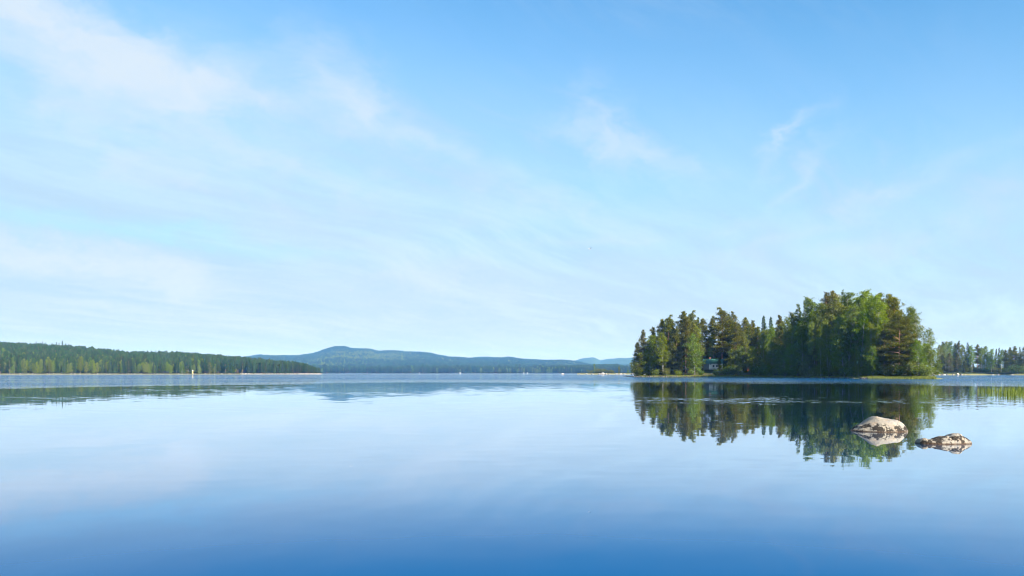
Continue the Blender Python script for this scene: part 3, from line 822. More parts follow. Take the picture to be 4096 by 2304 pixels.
# ------------------------------------------------------------------ trees on the island
ORD = ['first', 'second', 'third', 'fourth', 'fifth', 'sixth', 'seventh', 'eighth', 'ninth', 'tenth', 'eleventh', 'twelfth', 'thirteenth', 'fourteenth', 'fifteenth', 'sixteenth',
       'seventeenth', 'eighteenth', 'nineteenth', 'twentieth']
GL, GR = "trees of the island's left stand", "trees of the island's tall right grove"
ISLAND = [
    # kind, column, top row, distance, width factor, label
    ('fullpine0', 637, 342, 347, 1.05, "low dark pine leaning out at the island's far left tip"),
    ('bush0', 637.5, 362, 344, 1.0, "rounded shrub under the island's leftmost pine"),
    ('fullpine1', 643, 330, 346, 1.05, "thin dark pine second from the island's left tip"),
    ('lowbirch0', 649.5, 335, 344, 1.0, "light green birch between the dark pines near the left tip"),
    ('fullpine2', 652.5, 326.4, 348, 1.1, "slim dark pine behind the leftmost birch of the island"),
    ('fullpine0', 660.5, 318.8, 346, 1.2, "full dark pine at the left shoulder of the island stand"),
    ('birch3', 663, 332, 337, 1.15, "bluish green birch in front of the left shoulder pine"),
    ('spirepine0', 668.5, 315.9, 344, 1.35, "pointed pine right of the left shoulder, lower crown reddish"),
    ('fullpine1', 676, 327, 338, 1.05, "shorter pine left of the bundle of bright orange trunks"),
    ('pine2', 682.5, 311.9, 342, 1.5, "tall round-crowned pine above the bundle of orange trunks"),
    ('pine1', 685.5, 316, 339, 1.0, "slender orange-trunked pine in the middle of the trunk bundle"),
    ('pine3', 687, 322, 341, .9, "bare orange trunk at the right of the trunk bundle"),
    ('spirepine0', 691.4, 311.5, 347, 1.25, "tall pine just right of the round-crowned pine"),
    ('lowbirch0', 694.8, 333, 331, 1.0, "bright green birch reaching down to the shore left of the cottage"),
    ('spruce1', 697.5, 316.5, 352, 1.0, "narrow pine behind the bright shore birch"),
    ('pine1', 702.8, 318, 348, 1.3, "pale olive pine standing behind the cottage's left end"),
    ('fullpine1', 719.3, 357.5, 333, 1.2, 'small bushy pine half hiding the cottage front'),
    ('birch4', 710.5, 332, 347, .9, "slim birch rising just behind the cottage roof"),
    ('spirepine0', 713.5, 317, 350, 1.1, "pine behind the cottage, left of the tallest spire"),
    ('spirepine0', 721.8, 308.3, 342, 1.7, "tallest pointed conifer of the island's left stand"),
    ('spruce1', 727.6, 313, 350, 1.1, "dark spire just right of the stand's tallest conifer"),
    ('spirepine0', 734.5, 312.6, 345, 1.3, "tall pine second right of the stand's tallest conifer"),
    ('fullpine2', 737, 334, 333, 1.2, "lower olive pine with bushy crown right of the cottage"),
    ('pine1', 739.5, 323, 350, 1.0, "thin pine in the gap right of the tall pair"),
    ('fullpine1', 746, 317.7, 344, 1.35, "broad brownish pine near the right end of the left stand"),
    ('lowbirch1', 746.5, 332, 326, .66, "slim bright green birch in front of the red shed"),
    ('pine2', 752.5, 320.5, 346, 1.1, "pine right of the broad brownish pine"),
    ('pine1', 757, 326, 340, 1.1, "shorter pine above the pale thin trunks"),
    ('teal0', 763.8, 315.5, 344, 1.15, "blue-green young conifer, left one of a pair"),
    ('teal0', 771, 316.6, 340, 1.1, "blue-green young conifer, right one of a pair"),
    ('birch4', 764, 329, 326, 1.0, "birch with a long bare white trunk below the blue-green pair"),
    ('birch1', 769, 326, 322, 1.2, "light green birch beneath the right blue-green conifer"),
    ('lowbirch0', 774, 341, 312, 1.0, "bushy bright green birch by the shore where the two groves meet"),
    ('pine0', 779.5, 315.5, 330, .95, "slender pine marking the right end of the left stand"),
    ('birch2', 787.4, 314.8, 297, 1.05, "leftmost birch of the tall right grove, in deep shade"),
    ('birch0', 795, 311, 291, 1.05, "second birch of the right grove, shaded, with pale tip"),
    ('spruce0', 798.8, 302.6, 288, 1.0, "thin spruce spire on the right grove's left slope"),
    ('spruce2', 805.9, 300.6, 281, .9, "spruce beside the thin spire, slightly taller"),
    ('birch0', 812.8, 295.6, 274, 1.25, "sunlit birch top at the right grove's left shoulder"),
    ('pine2', 825.8, 292.7, 278, 1.1, "dark pine top left of the grove's twin tips"),
    ('pine3', 831.4, 290.9, 281, 1.1, "dark pine with flat tip beside the white-trunked birch"),
    ('birch2', 834, 294.5, 262, 1.3, "large birch showing a length of white trunk high up"),
    ('spruce0', 843.5, 290.6, 276, .95, "spruce tip between two birches on the grove's top"),
    ('birch3', 850.5, 292, 266, 1.3, "broad birch left of the grove's highest point"),
    ('birch0', 860.3, 288.5, 259, 1.35, "highest tree of the island, a sunlit birch"),
    ('birch1', 867.5, 292.5, 265, 1.25, "birch just right of the island's highest tree"),
    ('birch2', 874, 292, 255, 1.25, "wide light birch at the top right of the grove"),
    ('pine0', 881.6, 293.4, 266, 1.25, "dark pine tip right of the wide light birch"),
    ('pine3', 888, 294.1, 261, 1.4, "crooked pine top on the grove's right shoulder"),
    ('fullpine1', 894.5, 298.4, 255, 1.3, "pine on the right slope with boughs reaching right"),
    ('forkbirch', 849, 306, 247, 1.35, "forked light green birch in front of the grove's centre"),
    ('forkbirch', 861, 310, 243, 1.1, "yellow-green birch with fanned branches right of the forked one"),
    ('widepine', 899, 313.5, 231, 1.12, "wide reddish pine with bare orange boughs at the right front"),
    ('fullpine0', 884, 330, 233, 1.3, "lower pine tucked against the wide reddish pine's left side"),
    ('birch4', 906.5, 305.4, 248, 1.1, "birch top showing above the wide reddish pine"),
    ('airybirch', 919, 312, 241, 1.15, "airy birch against the sky on the grove's right slope"),
    ('airybirch', 929.5, 326.5, 234, 1.1, "drooping airy birch second from the grove's right end"),
    ('lowbirch1', 932.5, 345, 222, 1.12, "rounded bright green birch at the island's right end"),
    ('lowbirch0', 924, 343, 226, .95, "green birch left of the rounded one at the right end"),
    ('birch1', 820.5, 325, 258, .85, "slim yellow-green birch catching light in the shaded grove front"),
    ('birch4', 815, 321, 263, .9, "thin birch with grey trunk in the shaded grove front"),
    ('birch4', 828, 318, 254, .95, "leaning birch with a bare pale trunk in the shaded front"),
    ('birch3', 840, 316, 250, 1.0, "birch in half shade left of the forked birch"),
    ('birch0', 872, 322, 238, 1.0, "birch with a white trunk left of the wide reddish pine"),
    ('lowbirch1', 873, 346, 233, .8, "young bright birch low at the shore left of the wide pine"),
    ('lowbirch0', 858, 350, 239, .75, "young birch low in the shade below the fanned birch"),
    ('birch2', 802, 318, 276, .95, "dark shaded birch under the thin spruce spires"),
    ('birch1', 791, 326, 287, .9, "small shaded birch at the grove's lower left edge"),
]
planted = []
for key, u, v, d, w, lab in ISLAND:
    q = P(u, d); z = gz(q)
    if z < .15:                                     # keep roots on dry ground
        for _k in range(40):
            d += .6; q = P(u, d); z = gz(q)
            if z > .25: break
    H = Z(v, d) - z
    plant(key, (q.x, q.y, z - .1), H, H / PROTO[key][2] * w, lab, GL if d > 300 else GR)
    planted.append((q.x, q.y))

rng = np.random.default_rng(77)
env_u = [634, 643, 652, 660, 668, 682, 691, 702, 713, 722, 734, 746, 763, 779, 787, 799, 806, 813, 826, 843, 860, 874, 888, 896, 906, 919, 930, 938]
env_v = [344, 333, 328, 321, 318, 314, 314, 320, 319, 312, 315, 320, 319, 318, 317, 305, 303, 299, 295, 294, 292, 295, 297, 301, 309, 316, 331, 350]
cnt = 0
for _try in range(6000):
    if cnt >= 125: break
    u = rng.uniform(636, 934); d = rng.uniform(225, 372); q = P(u, d)
    s = float(sdist(np.array([[q.x, q.y]]))[0])
    if s < 7 or (703 < u < 728 and d < 348): continue
    if min((q.x - a) ** 2 + (q.y - b) ** 2 for a, b in planted) < (2.4 if cnt < 60 else 1.9) ** 2: continue
    left = d > 305 and u < 790
    top = np.interp(u, env_u, env_v) + (rng.uniform(2, 18) if cnt < 75 else rng.uniform(18, 42))
    z = gz(q); H = min(Z(top, d) - z, 25.)
    if H < 7: continue
    r = rng.random()
    key = ('fullpine%d' % rng.integers(0, 3) if r < .4 else 'spruce%d' % rng.integers(0, 3) if r < .75 else 'lowbirch%d' % rng.integers(0, 2)) if cnt >= 75 else ('pine%d' % rng.integers(0, 4) if r < .55 else 'spruce%d' % rng.integers(0, 3) if r < .75 else 'birch%d' % rng.integers(0, 5)) if left else \
          ('birch%d' % rng.integers(0, 5) if r < .55 else 'spruce%d' % rng.integers(0, 3) if r < .75 else 'pine%d' % rng.integers(0, 4))
    kn = key.rstrip('0123456789').replace('full', '').replace('low', '')
    where = "deep inside the island's left stand behind the front trees" if left else "deep inside the island's right grove behind the front trees"
    plant(key, (q.x, q.y, z - .1), H, H / PROTO[key][2] * rng.uniform(1., 1.3) * (1.25 if cnt >= 75 else 1), '%s half hidden %s' % (kn, where),
          '%s trees inside the island %s' % (kn, 'stand' if left else 'grove'))
    planted.append((q.x, q.y)); cnt += 1

# young trees in the front row, between the taller trunks
YOUNG = []
for k in range(46):
    u = 641 + k * 6.3 + rng.uniform(-2, 2)
    if 681 < u < 689 or 702 < u < 723 or 744 < u < 751 or 884 < u < 916: continue
    d = np.interp(u, [a for a, b in FRONT], [b for a, b in FRONT]) + rng.uniform(6, 15); q = P(u, d); z = gz(q)
    if z < .3: continue
    left = u < 785
    key = (['fullpine0', 'lowbirch0', 'fullpine2', 'spruce2', 'fullpine1', 'lowbirch1'] if left else ['lowbirch0', 'spruce2', 'lowbirch1', 'fullpine1', 'birch2'])[k % (6 if left else 5)]
    if 726 < u < 785: key = 'lowbirch%d' % (k % 2)
    H = rng.uniform(5, 12) if left else rng.uniform(6, 13)
    if 700 < u < 726: H = rng.uniform(3.5, 6)
    YOUNG.append((u, key, q, z, H))
YOUNG.sort(key=lambda a: a[0])
for k, (u, key, q, z, H) in enumerate(YOUNG):
    kn = key.rstrip('0123456789').replace('full', '').replace('low', '')
    nth = ORD[k] if k < 20 else ['twenty-', 'thirty-', 'forty-'][k // 10 - 2] + ORD[k % 10 - 1] if k % 10 else ['thirtieth', 'fortieth', 'fiftieth'][k // 10 - 3]
    if k == 20: nth = 'twenty-first'
    if k > 20: nth = (['twenty-', 'thirty-', 'forty-'][(k + 1) // 10 - 2] + ORD[(k + 1) % 10 - 1]) if (k + 1) % 10 else ['thirtieth', 'fortieth'][(k + 1) // 10 - 3]
    plant(key, (q.x, q.y, z - .1), H, H / PROTO[key][2] * 1.45, "young %s in the island's front row, %s low tree from the left tip" % (kn, nth), "young trees in the island's front row")
    planted.append((q.x, q.y))

# low-crowned trees closing the island's far side
for k in range(76):
    u = 638 + (k % 75) * 3.95 + rng.uniform(-1, 1)
    d = np.interp(u, [640, 690, 770, 840, 895, 925, 936], [360, 368, 362, 342, 310, 272, 240]) - rng.uniform(0, 14)
    q = P(u, d); z = gz(q)
    if z < .3: continue
    key = ['fullpine0', 'spruce2', 'lowbirch0', 'fullpine2', 'spruce0', 'lowbirch1', 'fullpine1'][k % 7]
    H = min(rng.uniform(9, 15), Z(np.interp(u, env_u, env_v) + 8, d) - z)
    if H < 4: continue
    kn = key.rstrip('0123456789').replace('full', '').replace('low', '')
    plant(key, (q.x, q.y, z - .1), H, H / PROTO[key][2] * 1.5, "low %s glimpsed between trunks along the island's far side" % kn, "low %s trees on the island's far side" % kn)

# shrubs along the island's shore
SHRUBS = [('bush1', 641, 4.2, 'dark shrub'), ('bush2', 655, 3.0, 'low dark shrub'), ('bush0', 666, 3.4, 'shaded shrub'), ('bush1', 678, 2.6, 'small shrub'),
          ('bush2', 701, 2.6, 'low shrub'), ('bush0', 715.5, 2.5, 'shrub'), ('graybush', 720, 3.6, 'twiggy grey-brown shrub'), ('bush1', 727, 4.4, 'tall rounded shrub'),
          ('bush2', 733, 3.6, 'dense green shrub'), ('graybush', 739, 3.6, 'bare grey willow shrub'), ('bush0', 756, 3.6, 'bright green shrub'), ('bush1', 761, 4.4, 'big leafy shrub'),
          ('bush0', 768, 4.4, 'wide dark shrub'), ('bush1', 784, 4.2, 'shaded shrub'), ('bush2', 793, 3.8, 'dark shrub'), ('bush0', 803, 4.2, 'dark rounded shrub'),
          ('bush1', 815, 3.6, 'dark low shrub'), ('bush2', 826, 3.2, 'shaded shrub'), ('bush0', 838, 3.2, 'black-green shrub'), ('bush1', 851, 3.6, 'dim green shrub'),
          ('bush2', 864, 3.2, 'dim low shrub'), ('bush0', 878, 4.0, 'sunlit shrub'), ('bush1', 888, 3.6, 'olive shrub'), ('bush2', 899, 3.4, 'green shrub'),
          ('bush0', 910, 4.4, 'tall green shrub'), ('bush1', 918, 4.2, 'leafy yellow-green shrub'), ('bush2', 926, 3.6, 'brownish green shrub')]
fu = [a for a, b in FRONT]; fd = [b for a, b in FRONT]
for n_, (key, u, H, what) in enumerate(SHRUBS):
    d = np.interp(u, fu, fd) + 4.5; q = P(u, d); z = gz(q)
    for _k in range(30):
        if z > .22: break
        d += .5; q = P(u, d); z = gz(q)
    plant(key, (q.x, q.y, z - .05), H, H / 3. * 1.15, "%s on the island shore, %s shrub counted from its left tip" % (what, ORD[n_] if n_ < 20 else 'twenty-' + ORD[n_ - 20]), "shrubs along the island shore")

# ------------------------------------------------------------------ right far shore trees
RIGHT = [('birch2', 940.5, 344, 30, 1.2, 'green birch'), ('pine0', 942, 342, 50, 1.1, 'dark pine'), ('birch0', 945.5, 340.6, 34, 1.2, 'tall light birch'), ('fullpine0', 941.5, 354, 12, 1.6, 'low brown pine'),
         ('birch2', 950, 340.4, 36, 1.25, 'tallest birch'), ('fullpine1', 949, 353, 10, 1.7, 'spreading brown pine'), ('pine2', 954.5, 343.5, 44, 1.0, 'thin pine'), ('fullpine0', 957, 354.5, 11, 1.8, 'broad dark pine'),
         ('spirepine0', 958.9, 341.4, 40, 1.1, 'pointed pine'), ('birch3', 962.5, 344.2, 30, 1.1, 'leafy birch'), ('fullpine2', 964.5, 361, 8, 1.9, 'short rounded pine'), ('spruce2', 967.7, 342.4, 42, 1.1, 'dark spruce'),
         ('birch1', 972, 345, 26, 1.15, 'slim birch'), ('pine1', 977.5, 344, 36, 1.1, 'slender pine'), ('birch4', 981.5, 346.8, 26, 1.1, 'narrow birch'), ('birch0', 985.3, 345.5, 28, 1.2, 'rounded birch'),
         ('birch2', 991.5, 348, 26, 1.1, 'pale birch'), ('spruce1', 996, 348.4, 36, 1.0, 'small spruce'), ('spruce0', 999, 347.4, 38, 1.0, 'dark spire'), ('birch4', 1001.5, 349, 26, 1.1, 'light birch'),
         ('pine2', 1006, 349.8, 24, 1.1, 'dark pine'), ('pine0', 1010.5, 347.5, 22, 1.3, 'dense pine'), ('fullpine1', 1014.5, 346.3, 14, 1.4, 'reddish pine'), ('bush1', 1018, 364, 8, 2.2, 'pale shrub'),
         ('spruce2', 1020, 347, 26, 1.1, 'black-green spruce'), ('fullpine0', 1024, 345.5, 18, 1.3, 'dark edge pine')]
for k, (key, u, v, off, w, what) in enumerate(RIGHT):
    d = np.interp(u, rs_u, rs_d) + off; t = off / 70.
    z = float(gr(np.array([u]), np.array([t]))[0, 2]); q = P(u, d); H = Z(v, d) - z
    plant(key, (q.x, q.y, z - .1), H, H / PROTO[key][2] * w, '%s on the right far shore, %s tree from the island' % (what, ORD[k] if k < 20 else 'twenty-' + ORD[k - 20]), 'trees on the right far shore')
for k in range(26):
    u = 937 + k * 3.6; key = ['fullpine0', 'spruce2', 'fullpine1', 'lowbirch0', 'spruce0', 'fullpine2'][k % 6]
    if k % 7 == 4 and u > 965: continue
    off = 38 + (k * 17) % 24; d = np.interp(u, rs_u, rs_d) + off
    z = float(gr(np.array([u]), np.array([off / 70.]))[0, 2]); q = P(u, d); H = 9 + (k * 5) % 7
    kn = key.rstrip('0123456789').replace('full', '').replace('low', '')
    plant(key, (q.x, q.y, z - .1), H, H / PROTO[key][2] * 1.5, 'low %s half hidden behind the front trees of the right far shore' % kn, 'low %s trees behind the right far shore' % kn)
for k in range(44):
    u = 934 + k * 2.5; off = 14 + (k * 19) % 44; d = np.interp(u, rs_u, rs_d) + off
    z = float(gr(np.array([u]), np.array([off / 70.]))[0, 2]); q = P(u, d); H = 3.2 + (k * 7) % 5 * .45
    plant('bush%d' % (k % 3), (q.x, q.y, z - .1), H, H / 3. * 1.35, 'low shrub in the undergrowth under the right far shore trees', 'undergrowth shrubs on the right far shore')
for k in range(14):
    u = 1030 + k * 9; key = ['pine0', 'birch0', 'spruce1', 'fullpine1', 'birch3'][k % 5]
    d = np.interp(u, rs_u, rs_d) + 15 + (k * 13) % 40; t = (15 + (k * 13) % 40) / 70.
    z = float(gr(np.array([u]), np.array([t]))[0, 2]); q = P(u, d)
    plant(key, (q.x, q.y, z - .1), 19 + (k * 7) % 5, None, 'tree further along the right far shore past the picture edge', 'trees past the right edge')

# ------------------------------------------------------------------ single trees on the left shore
SKYLINE = [(23, 342.8), (25, 341.8), (31.5, 343.4), (36, 341.2), (40.5, 342.2), (42.7, 341.3), (45.8, 342.2), (52, 342.6), (56.3, 341.9), (59, 342.6), (62.5, 340.4), (66, 343.2), (68.3, 343.4),
           (143.5, 350.2), (147.5, 350.0), (151, 350.2), (156, 350.1), (165.5, 350.2)]
for k, (u, v) in enumerate(SKYLINE):
    t = .97; q = gl(np.array([u]), np.array([t]))[0]; d = q[1]; H = Z(v, d) - q[2]
    plant('spruce%d' % (k % 3), (q[0], q[1], q[2] - .2), H, H / 20. * 1.25, "spruce spire breaking the left hill's skyline, %s from the left" % ORD[k], "spires on the left hill's skyline")
BRIGHT = [(149.5, 363.8, 'bushy bright green birch'), (154.5, 365, 'smaller bright birch'), (170.5, 365, 'light green birch'), (182, 363.6, 'rounded dark green birch'),
          (199.5, 365, 'pale green birch'), (209.5, 362, 'tall bright green birch'), (214.5, 366, 'low bright birch')]
for k, (u, v, what) in enumerate(BRIGHT):
    t = .018; q = gl(np.array([u]), np.array([t]))[0]; d = q[1]; H = Z(v, d) - q[2]
    plant('lowbirch%d' % (k % 2), (q[0], q[1], q[2] - .1), H, H / 12. * 1.1, '%s at the left far shore waterline, %s of the bright ones' % (what, ORD[k]), 'bright birches on the left far shore')

# ------------------------------------------------------------------ rocks


def loft_rock(name, label, loc, width, depth, prof, skew, mat, seed, group=None, rough=.03, rz=0.):
    """boulder from its side profile: rings along its length, lumpy surface, running on below the water"""
    rng = np.random.default_rng(seed); nz = [noise2(rng, 7) for _ in range(3)]
    ns, na = 110, 56
    px = [a for a, b in prof]; pz = [b * (.96 if width > 1.4 else .88) for a, b in prof]
    V = []
    for i in range(ns):
        s = i / (ns - 1); x = (s - .5) * width
        h = np.interp(s, px, pz)
        w = depth * .5 * max(.02, (1 - abs(2 * s - 1) ** 2.3)) ** .6
        for j in range(na):
            a = math.pi * (j / (na - 1)) * 1.3 - .15 * math.pi
            c, si = math.cos(a), math.sin(a)
            yy = w * math.copysign(abs(c) ** .85, c); z = h * (math.copysign(abs(si) ** .85, si) if si > 0 else si * 1.2)
            yy += skew * z
            n = rough * (1.2 * nz[0](x * 3.2, yy * 3.2 + z * 2.3) + .8 * nz[1](x * 9, yy * 9 + z * 8) + .5 * abs(nz[2](x * 19 + z * 9, yy * 17)))
            k = min(1, h / (.25 * max(pz)))
            V.append((x + n * .6 * k, yy + n * .9 * k * (-1 if c < 0 else 1), z + n * k * max(0, si) - (.0 if si > 0 else .05)))
    i, j = np.meshgrid(np.arange(ns - 1), np.arange(na - 1), indexing='ij'); k = (i * na + j).ravel()
    Q = np.stack([k, k + na, k + na + 1, k + 1], 1)
    o = obj(name, mesh_np(name, V, Q, mat, True), None, loc); o.rotation_euler = (0, 0, rz)
    return tag(o, label, 'rock', group)


q = P(879.4, 22.0)
loft_rock('lake_rock', 'large pale granite rock with black lichen, left one in the lake', (q.x, q.y, 0), 1.55, 1.15,
          [(0, .0), (.03, .035), (.08, .085), (.13, .15), (.16, .16), (.22, .215), (.29, .30), (.35, .365), (.39, .392), (.45, .395), (.52, .380), (.64, .345), (.74, .298), (.84, .225), (.92, .135), (.97, .06), (1, .0)],
          .05, M['rock'], 3, rough=.034)
q = P(943, 18.1)
loft_rock('lake_rock', 'smaller brown speckled rock with a long low tail, right one in the lake', (q.x, q.y, 0), 1.24, .62,
          [(0, .0), (.03, .045), (.07, .095), (.11, .115), (.145, .105), (.17, .085), (.22, .085), (.28, .09), (.33, .125), (.40, .155), (.48, .185), (.535, .195), (.56, .18), (.585, .19), (.64, .235), (.70, .248), (.77, .235), (.84, .185), (.91, .115), (.96, .055), (1, .0)],
          .05, M['rock'], 8, rough=.032, rz=R(-3))


def stone_mesh(seed, mat):
    """small angular boulder"""
    bm = __import__('bmesh').new(); __import__('bmesh').ops.create_icosphere(bm, subdivisions=3, radius=1.)
    nz = noise2(np.random.default_rng(seed), 6); r = np.random.default_rng(seed)
    cut = unit(r.normal(0, 1, (7, 3))); dist = r.uniform(.55, .85, 7)
    for v in bm.verts:
        p = np.array(v.co)
        for c_, d_ in zip(cut, dist):
            e = p @ c_ - d_
            if e > 0: p = p - c_ * e * .85
        p = p * (1 + .10 * nz(p[0] * 2 + p[2], p[1] * 2 - p[2]))
        v.co = p
    me = bpy.data.meshes.new('boulder'); bm.to_mesh(me); bm.free(); me.materials.append(mat); return me


STONE = [stone_mesh(300 + k, M['boulder']) for k in range(4)]; DARK = [stone_mesh(310 + k, M['darkstone']) for k in range(3)]


def boulder(loc, size, label, group, dark=False, k=0, rz=0.):
    o = bpy.data.objects.new('boulder', (DARK if dark else STONE)[k % (3 if dark else 4)]); link(o)
    o.location = loc; o.scale = size; o.rotation_euler = (0, 0, rz)
    return tag(o, label, 'boulder', group)


# right far shore stones
for k, (u, w, h) in enumerate([(934, 1.6, .5), (938.5, 1.2, .5), (942.5, 1.6, .7), (947, 1.3, .6), (953, 1.4, .5), (957.8, 2.2, 1.2), (961.5, 1.7, .7), (964.5, 1.2, .5), (993, 1.5, .5), (998.5, 1.6, .6), (1004.5, 1.0, .4), (1012.5, 1.3, .4)]):
    d = np.interp(u, rs_u, rs_d) - .4; q = P(u, d, .1)
    boulder(q, (w * .62, 1.0, h), 'pale boulder on the right far shore waterline, %s right of the island' % ORD[k], 'boulders on the right far shore', k=k, rz=k * 1.3)
# islet stones and the stones beyond it
ISL = [(580, 1.6, .6), (586.5, 1.3, .8), (592.5, 1.5, .8), (599.5, 2.0, 1.1), (602.5, 2.8, 1.9), (606, 1.6, .9), (609.3, 1.5, .8), (617, 1.8, 1.2), (621, 1.7, .9), (624.5, 1.3, .7), (632.5, 2.6, 1.4), (637, 1.2, .7), (643.5, 1.2, .5)]
for k, (u, w, h) in enumerate(ISL):
    d = np.interp(u, [577, 652], [900, 880]) - .5; q = P(u, d, .15)
    boulder(q, (w, 1.6, h), 'pale stone on the low rocky islet, %s from its left end' % ORD[k], 'stones on the rocky islet', k=k, rz=k * .9)
q = P(562.7, 880, .1); boulder(q, (2.2, 1.5, .95), 'lone whitish boulder in the water left of the rocky islet', None, k=1)
for k, (u, d, w) in enumerate([(624, 372, .55), (626.8, 360, .6), (628.2, 356, .8)]):
    q = P(u, d, .02); boulder(q, (w, w * .8, .42), "dark wet stone off the island's left tip, %s from the left" % ORD[k], "stones off the island's left tip", True, k)
# islet shrubs
for k, (key, u, H, w, what) in enumerate([('graybush', 590.5, 4.5, 1.7, 'pale bushy shrub'), ('bush0', 596.5, 4.2, 1.2, 'pale green shrub'), ('lowbirch0', 594.6, 11.0, .55, 'thin young birch'), ('bush1', 600, 6.0, 1.9, 'round dark green bush'),
                                          ('graybush', 608.5, 4.4, 1.9, 'wide grey-green shrub'), ('bush2', 612.5, 4.2, 1.8, 'pale grey-green shrub'), ('fullpine2', 619.2, 8.6, .62, 'small upright pine'), ('bush0', 628, 3.8, .9, 'small round shrub')]):
    t = .5; p_ = gi_(np.array([u]), np.array([t]))[0]
    plant(key, (p_[0], p_[1], p_[2] - .05), H, (H / PROTO[key][2]) * (1 if w < .7 else 1) * w if key not in ('lowbirch0', 'fullpine2') else w, '%s on the rocky islet, %s plant from its left end' % (what, ORD[k]), 'plants on the rocky islet')

# loose stones along the shores: too small to tell apart
def stones_mass(name, label, pts, seed, lo, hi, mat):
    r = np.random.default_rng(seed); V = []; T = []
    base = np.array([(1, 0, 0), (-1, 0, 0), (0, 1, 0), (0, -1, 0), (0, 0, 1), (0, 0, -1)], float)
    tri = np.array([(0, 2, 4), (2, 1, 4), (1, 3, 4), (3, 0, 4), (2, 0, 5), (1, 2, 5), (3, 1, 5), (0, 3, 5)])
    for k, p in enumerate(pts):
        s = r.uniform(lo, hi); a = r.uniform(0, 6.28); c, si = math.cos(a), math.sin(a)
        b = base * (1 + r.normal(0, .18, (6, 3))) * np.array([s, s * .8, s * .55])
        V.append(np.c_[b[:, 0] * c - b[:, 1] * si, b[:, 0] * si + b[:, 1] * c, b[:, 2]] + p); T.append(tri + 6 * k)
    tag(obj(name, mesh_np(name, np.concatenate(V), np.concatenate(T), mat)), label, 'stones', kind='stuff')


r = np.random.default_rng(5)
u = r.uniform(629, 925, 700); u = u[(u < 700) | (r.random(len(u)) < .35) | ((u > 800) & (u < 880))]
pts = [tuple(P(a, np.interp(a, fu, fd) + r.normal(-.2, .8), .05)) for a in u]
stones_mass('shore_stones', "small stones scattered along the island's waterline", np.array(pts), 6, .14, .5, M['darkstone'])
u = np.concatenate([r.uniform(-100, 322, 260), r.uniform(240, 322, 420), r.uniform(300, 321, 160)])
pts = np.array([gl(np.array([a]), np.array([abs(r.normal(.0, .006))]))[0] for a in u]); pts[:, 2] = np.maximum(pts[:, 2], .1)
stones_mass('left_shore_stones', 'pale stones lining the left far shore', pts, 7, .25, .8, M['boulder'])

# ------------------------------------------------------------------ grass and reeds


def blades(name, label, cat, pts, hs, ws, mat, seed, lean=.25):
    r = np.random.default_rng(seed); n = len(pts); pts = np.asarray(pts)
    a = r.uniform(0, math.pi, n); sd_ = np.stack([np.cos(a), np.sin(a), np.zeros(n)], 1) * ws[:, None] * .5
    ln = np.stack([r.normal(0, lean, n), r.normal(0, lean, n), np.ones(n)], 1) * hs[:, None]
    mid = pts + ln * np.array([.35, .35, .55])
    V = np.stack([pts - sd_, pts + sd_, mid + sd_ * .8, mid - sd_ * .8, pts + ln], 1).reshape(-1, 3)
    b = np.arange(n) * 5
    Q = np.stack([b, b + 1, b + 2, b + 3], 1); T = np.stack([b + 3, b + 2, b + 4], 1)
    tone = np.repeat(np.clip(r.normal(.5, .22, n), 0, 1), 5).astype(np.float32)
    tag(obj(name, mesh_np(name, V, [Q, T], mat, attrs={'tone': ('POINT', 'FLOAT', tone)})), label, cat, kind='stuff')


M['grass'] = leaf_mat('shore_grass', (.09, .12, .022), (.27, .28, .075), .3, .01)
M['reed'] = leaf_mat('reed', (.06, .10, .012), (.17, .22, .025), .3, .01)
r = np.random.default_rng(41)
u = np.concatenate([r.uniform(640, 930, 15000), r.uniform(868, 936, 9000)]); off = np.concatenate([np.abs(r.normal(0, 1.8, 15000)), r.normal(0., 1.5, 9000)])
dd = np.interp(u, fu, fd) + off
p3 = np.stack([(u - 512) / F * dd, dd, np.zeros(len(u))], 1); p3[:, 2] = np.maximum(island_z(p3[:, :2]), -.1)
dens = np.interp(u, [640, 665, 690, 775, 785, 850, 868, 930], [.15, .3, 1, 1, .25, .25, 1, 1]); k_ = r.random(len(u)) < dens
blades('shore_grass', "yellow-green grass and sedge fringing the island's shore", 'grass', p3[k_], r.uniform(.25, .65, k_.sum()), r.uniform(.05, .10, k_.sum()), M['grass'], 1)
n_ = 9000
u = 1130 - 165 * r.random(n_) ** 1.25; dd = 52 + 26 * r.random(n_)
wob = 4 * np.sin(u * .11) + 3 * np.sin(u * .27 + 1)
dens = np.clip((u - 966) / 75, 0, 1) ** 1.2; k_ = (r.random(n_) < dens * .62 + .008) & (dd > 52 + np.clip(1010 - u, 0, 50) * .22 + wob * .4) & (dd < 77 - np.clip(1000 - u, 0, 50) * .1)
u, dd = u[k_], dd[k_]; p3 = np.stack([(u - 512) / F * dd, dd, np.full(len(u), -.05)], 1)
blades('reeds', 'green reeds standing in the water at the right edge', 'reeds', p3, r.uniform(.28, .62, len(u)), r.uniform(.016, .034, len(u)), M['reed'], 2, .10)

# ------------------------------------------------------------------ cottage and shed on the island
M['white'] = plain('white_paint', (.66, .65, .62), .6, vary=.06, scale=2)
M['palewall'] = plain('pale_grey_boards', (.45, .45, .43), .8)
M['shadewall_hutroof'] = plain('shaded_wall_and_hut_roof', (.15, .16, .17), .8, vary=.15, scale=3)  # painted shade for the cottage's left wall, plain grey for the hut roofs
M['greenroof'] = plain('green_metal_roof', (.035, .11, .09), .35, vary=.12, scale=1)
M['redboard'] = plain('faded_red_boards', (.30, .075, .045), .85, vary=.25, scale=5)
M['darkboard'] = plain('weathered_boards', (.09, .075, .06), .9, vary=.25, scale=5)
M['brick'] = plain('red_brick', (.32, .12, .08), .9, vary=.2, scale=6)
M['glass'] = plain('window_glass', (.02, .025, .03), .08, vary=.05)

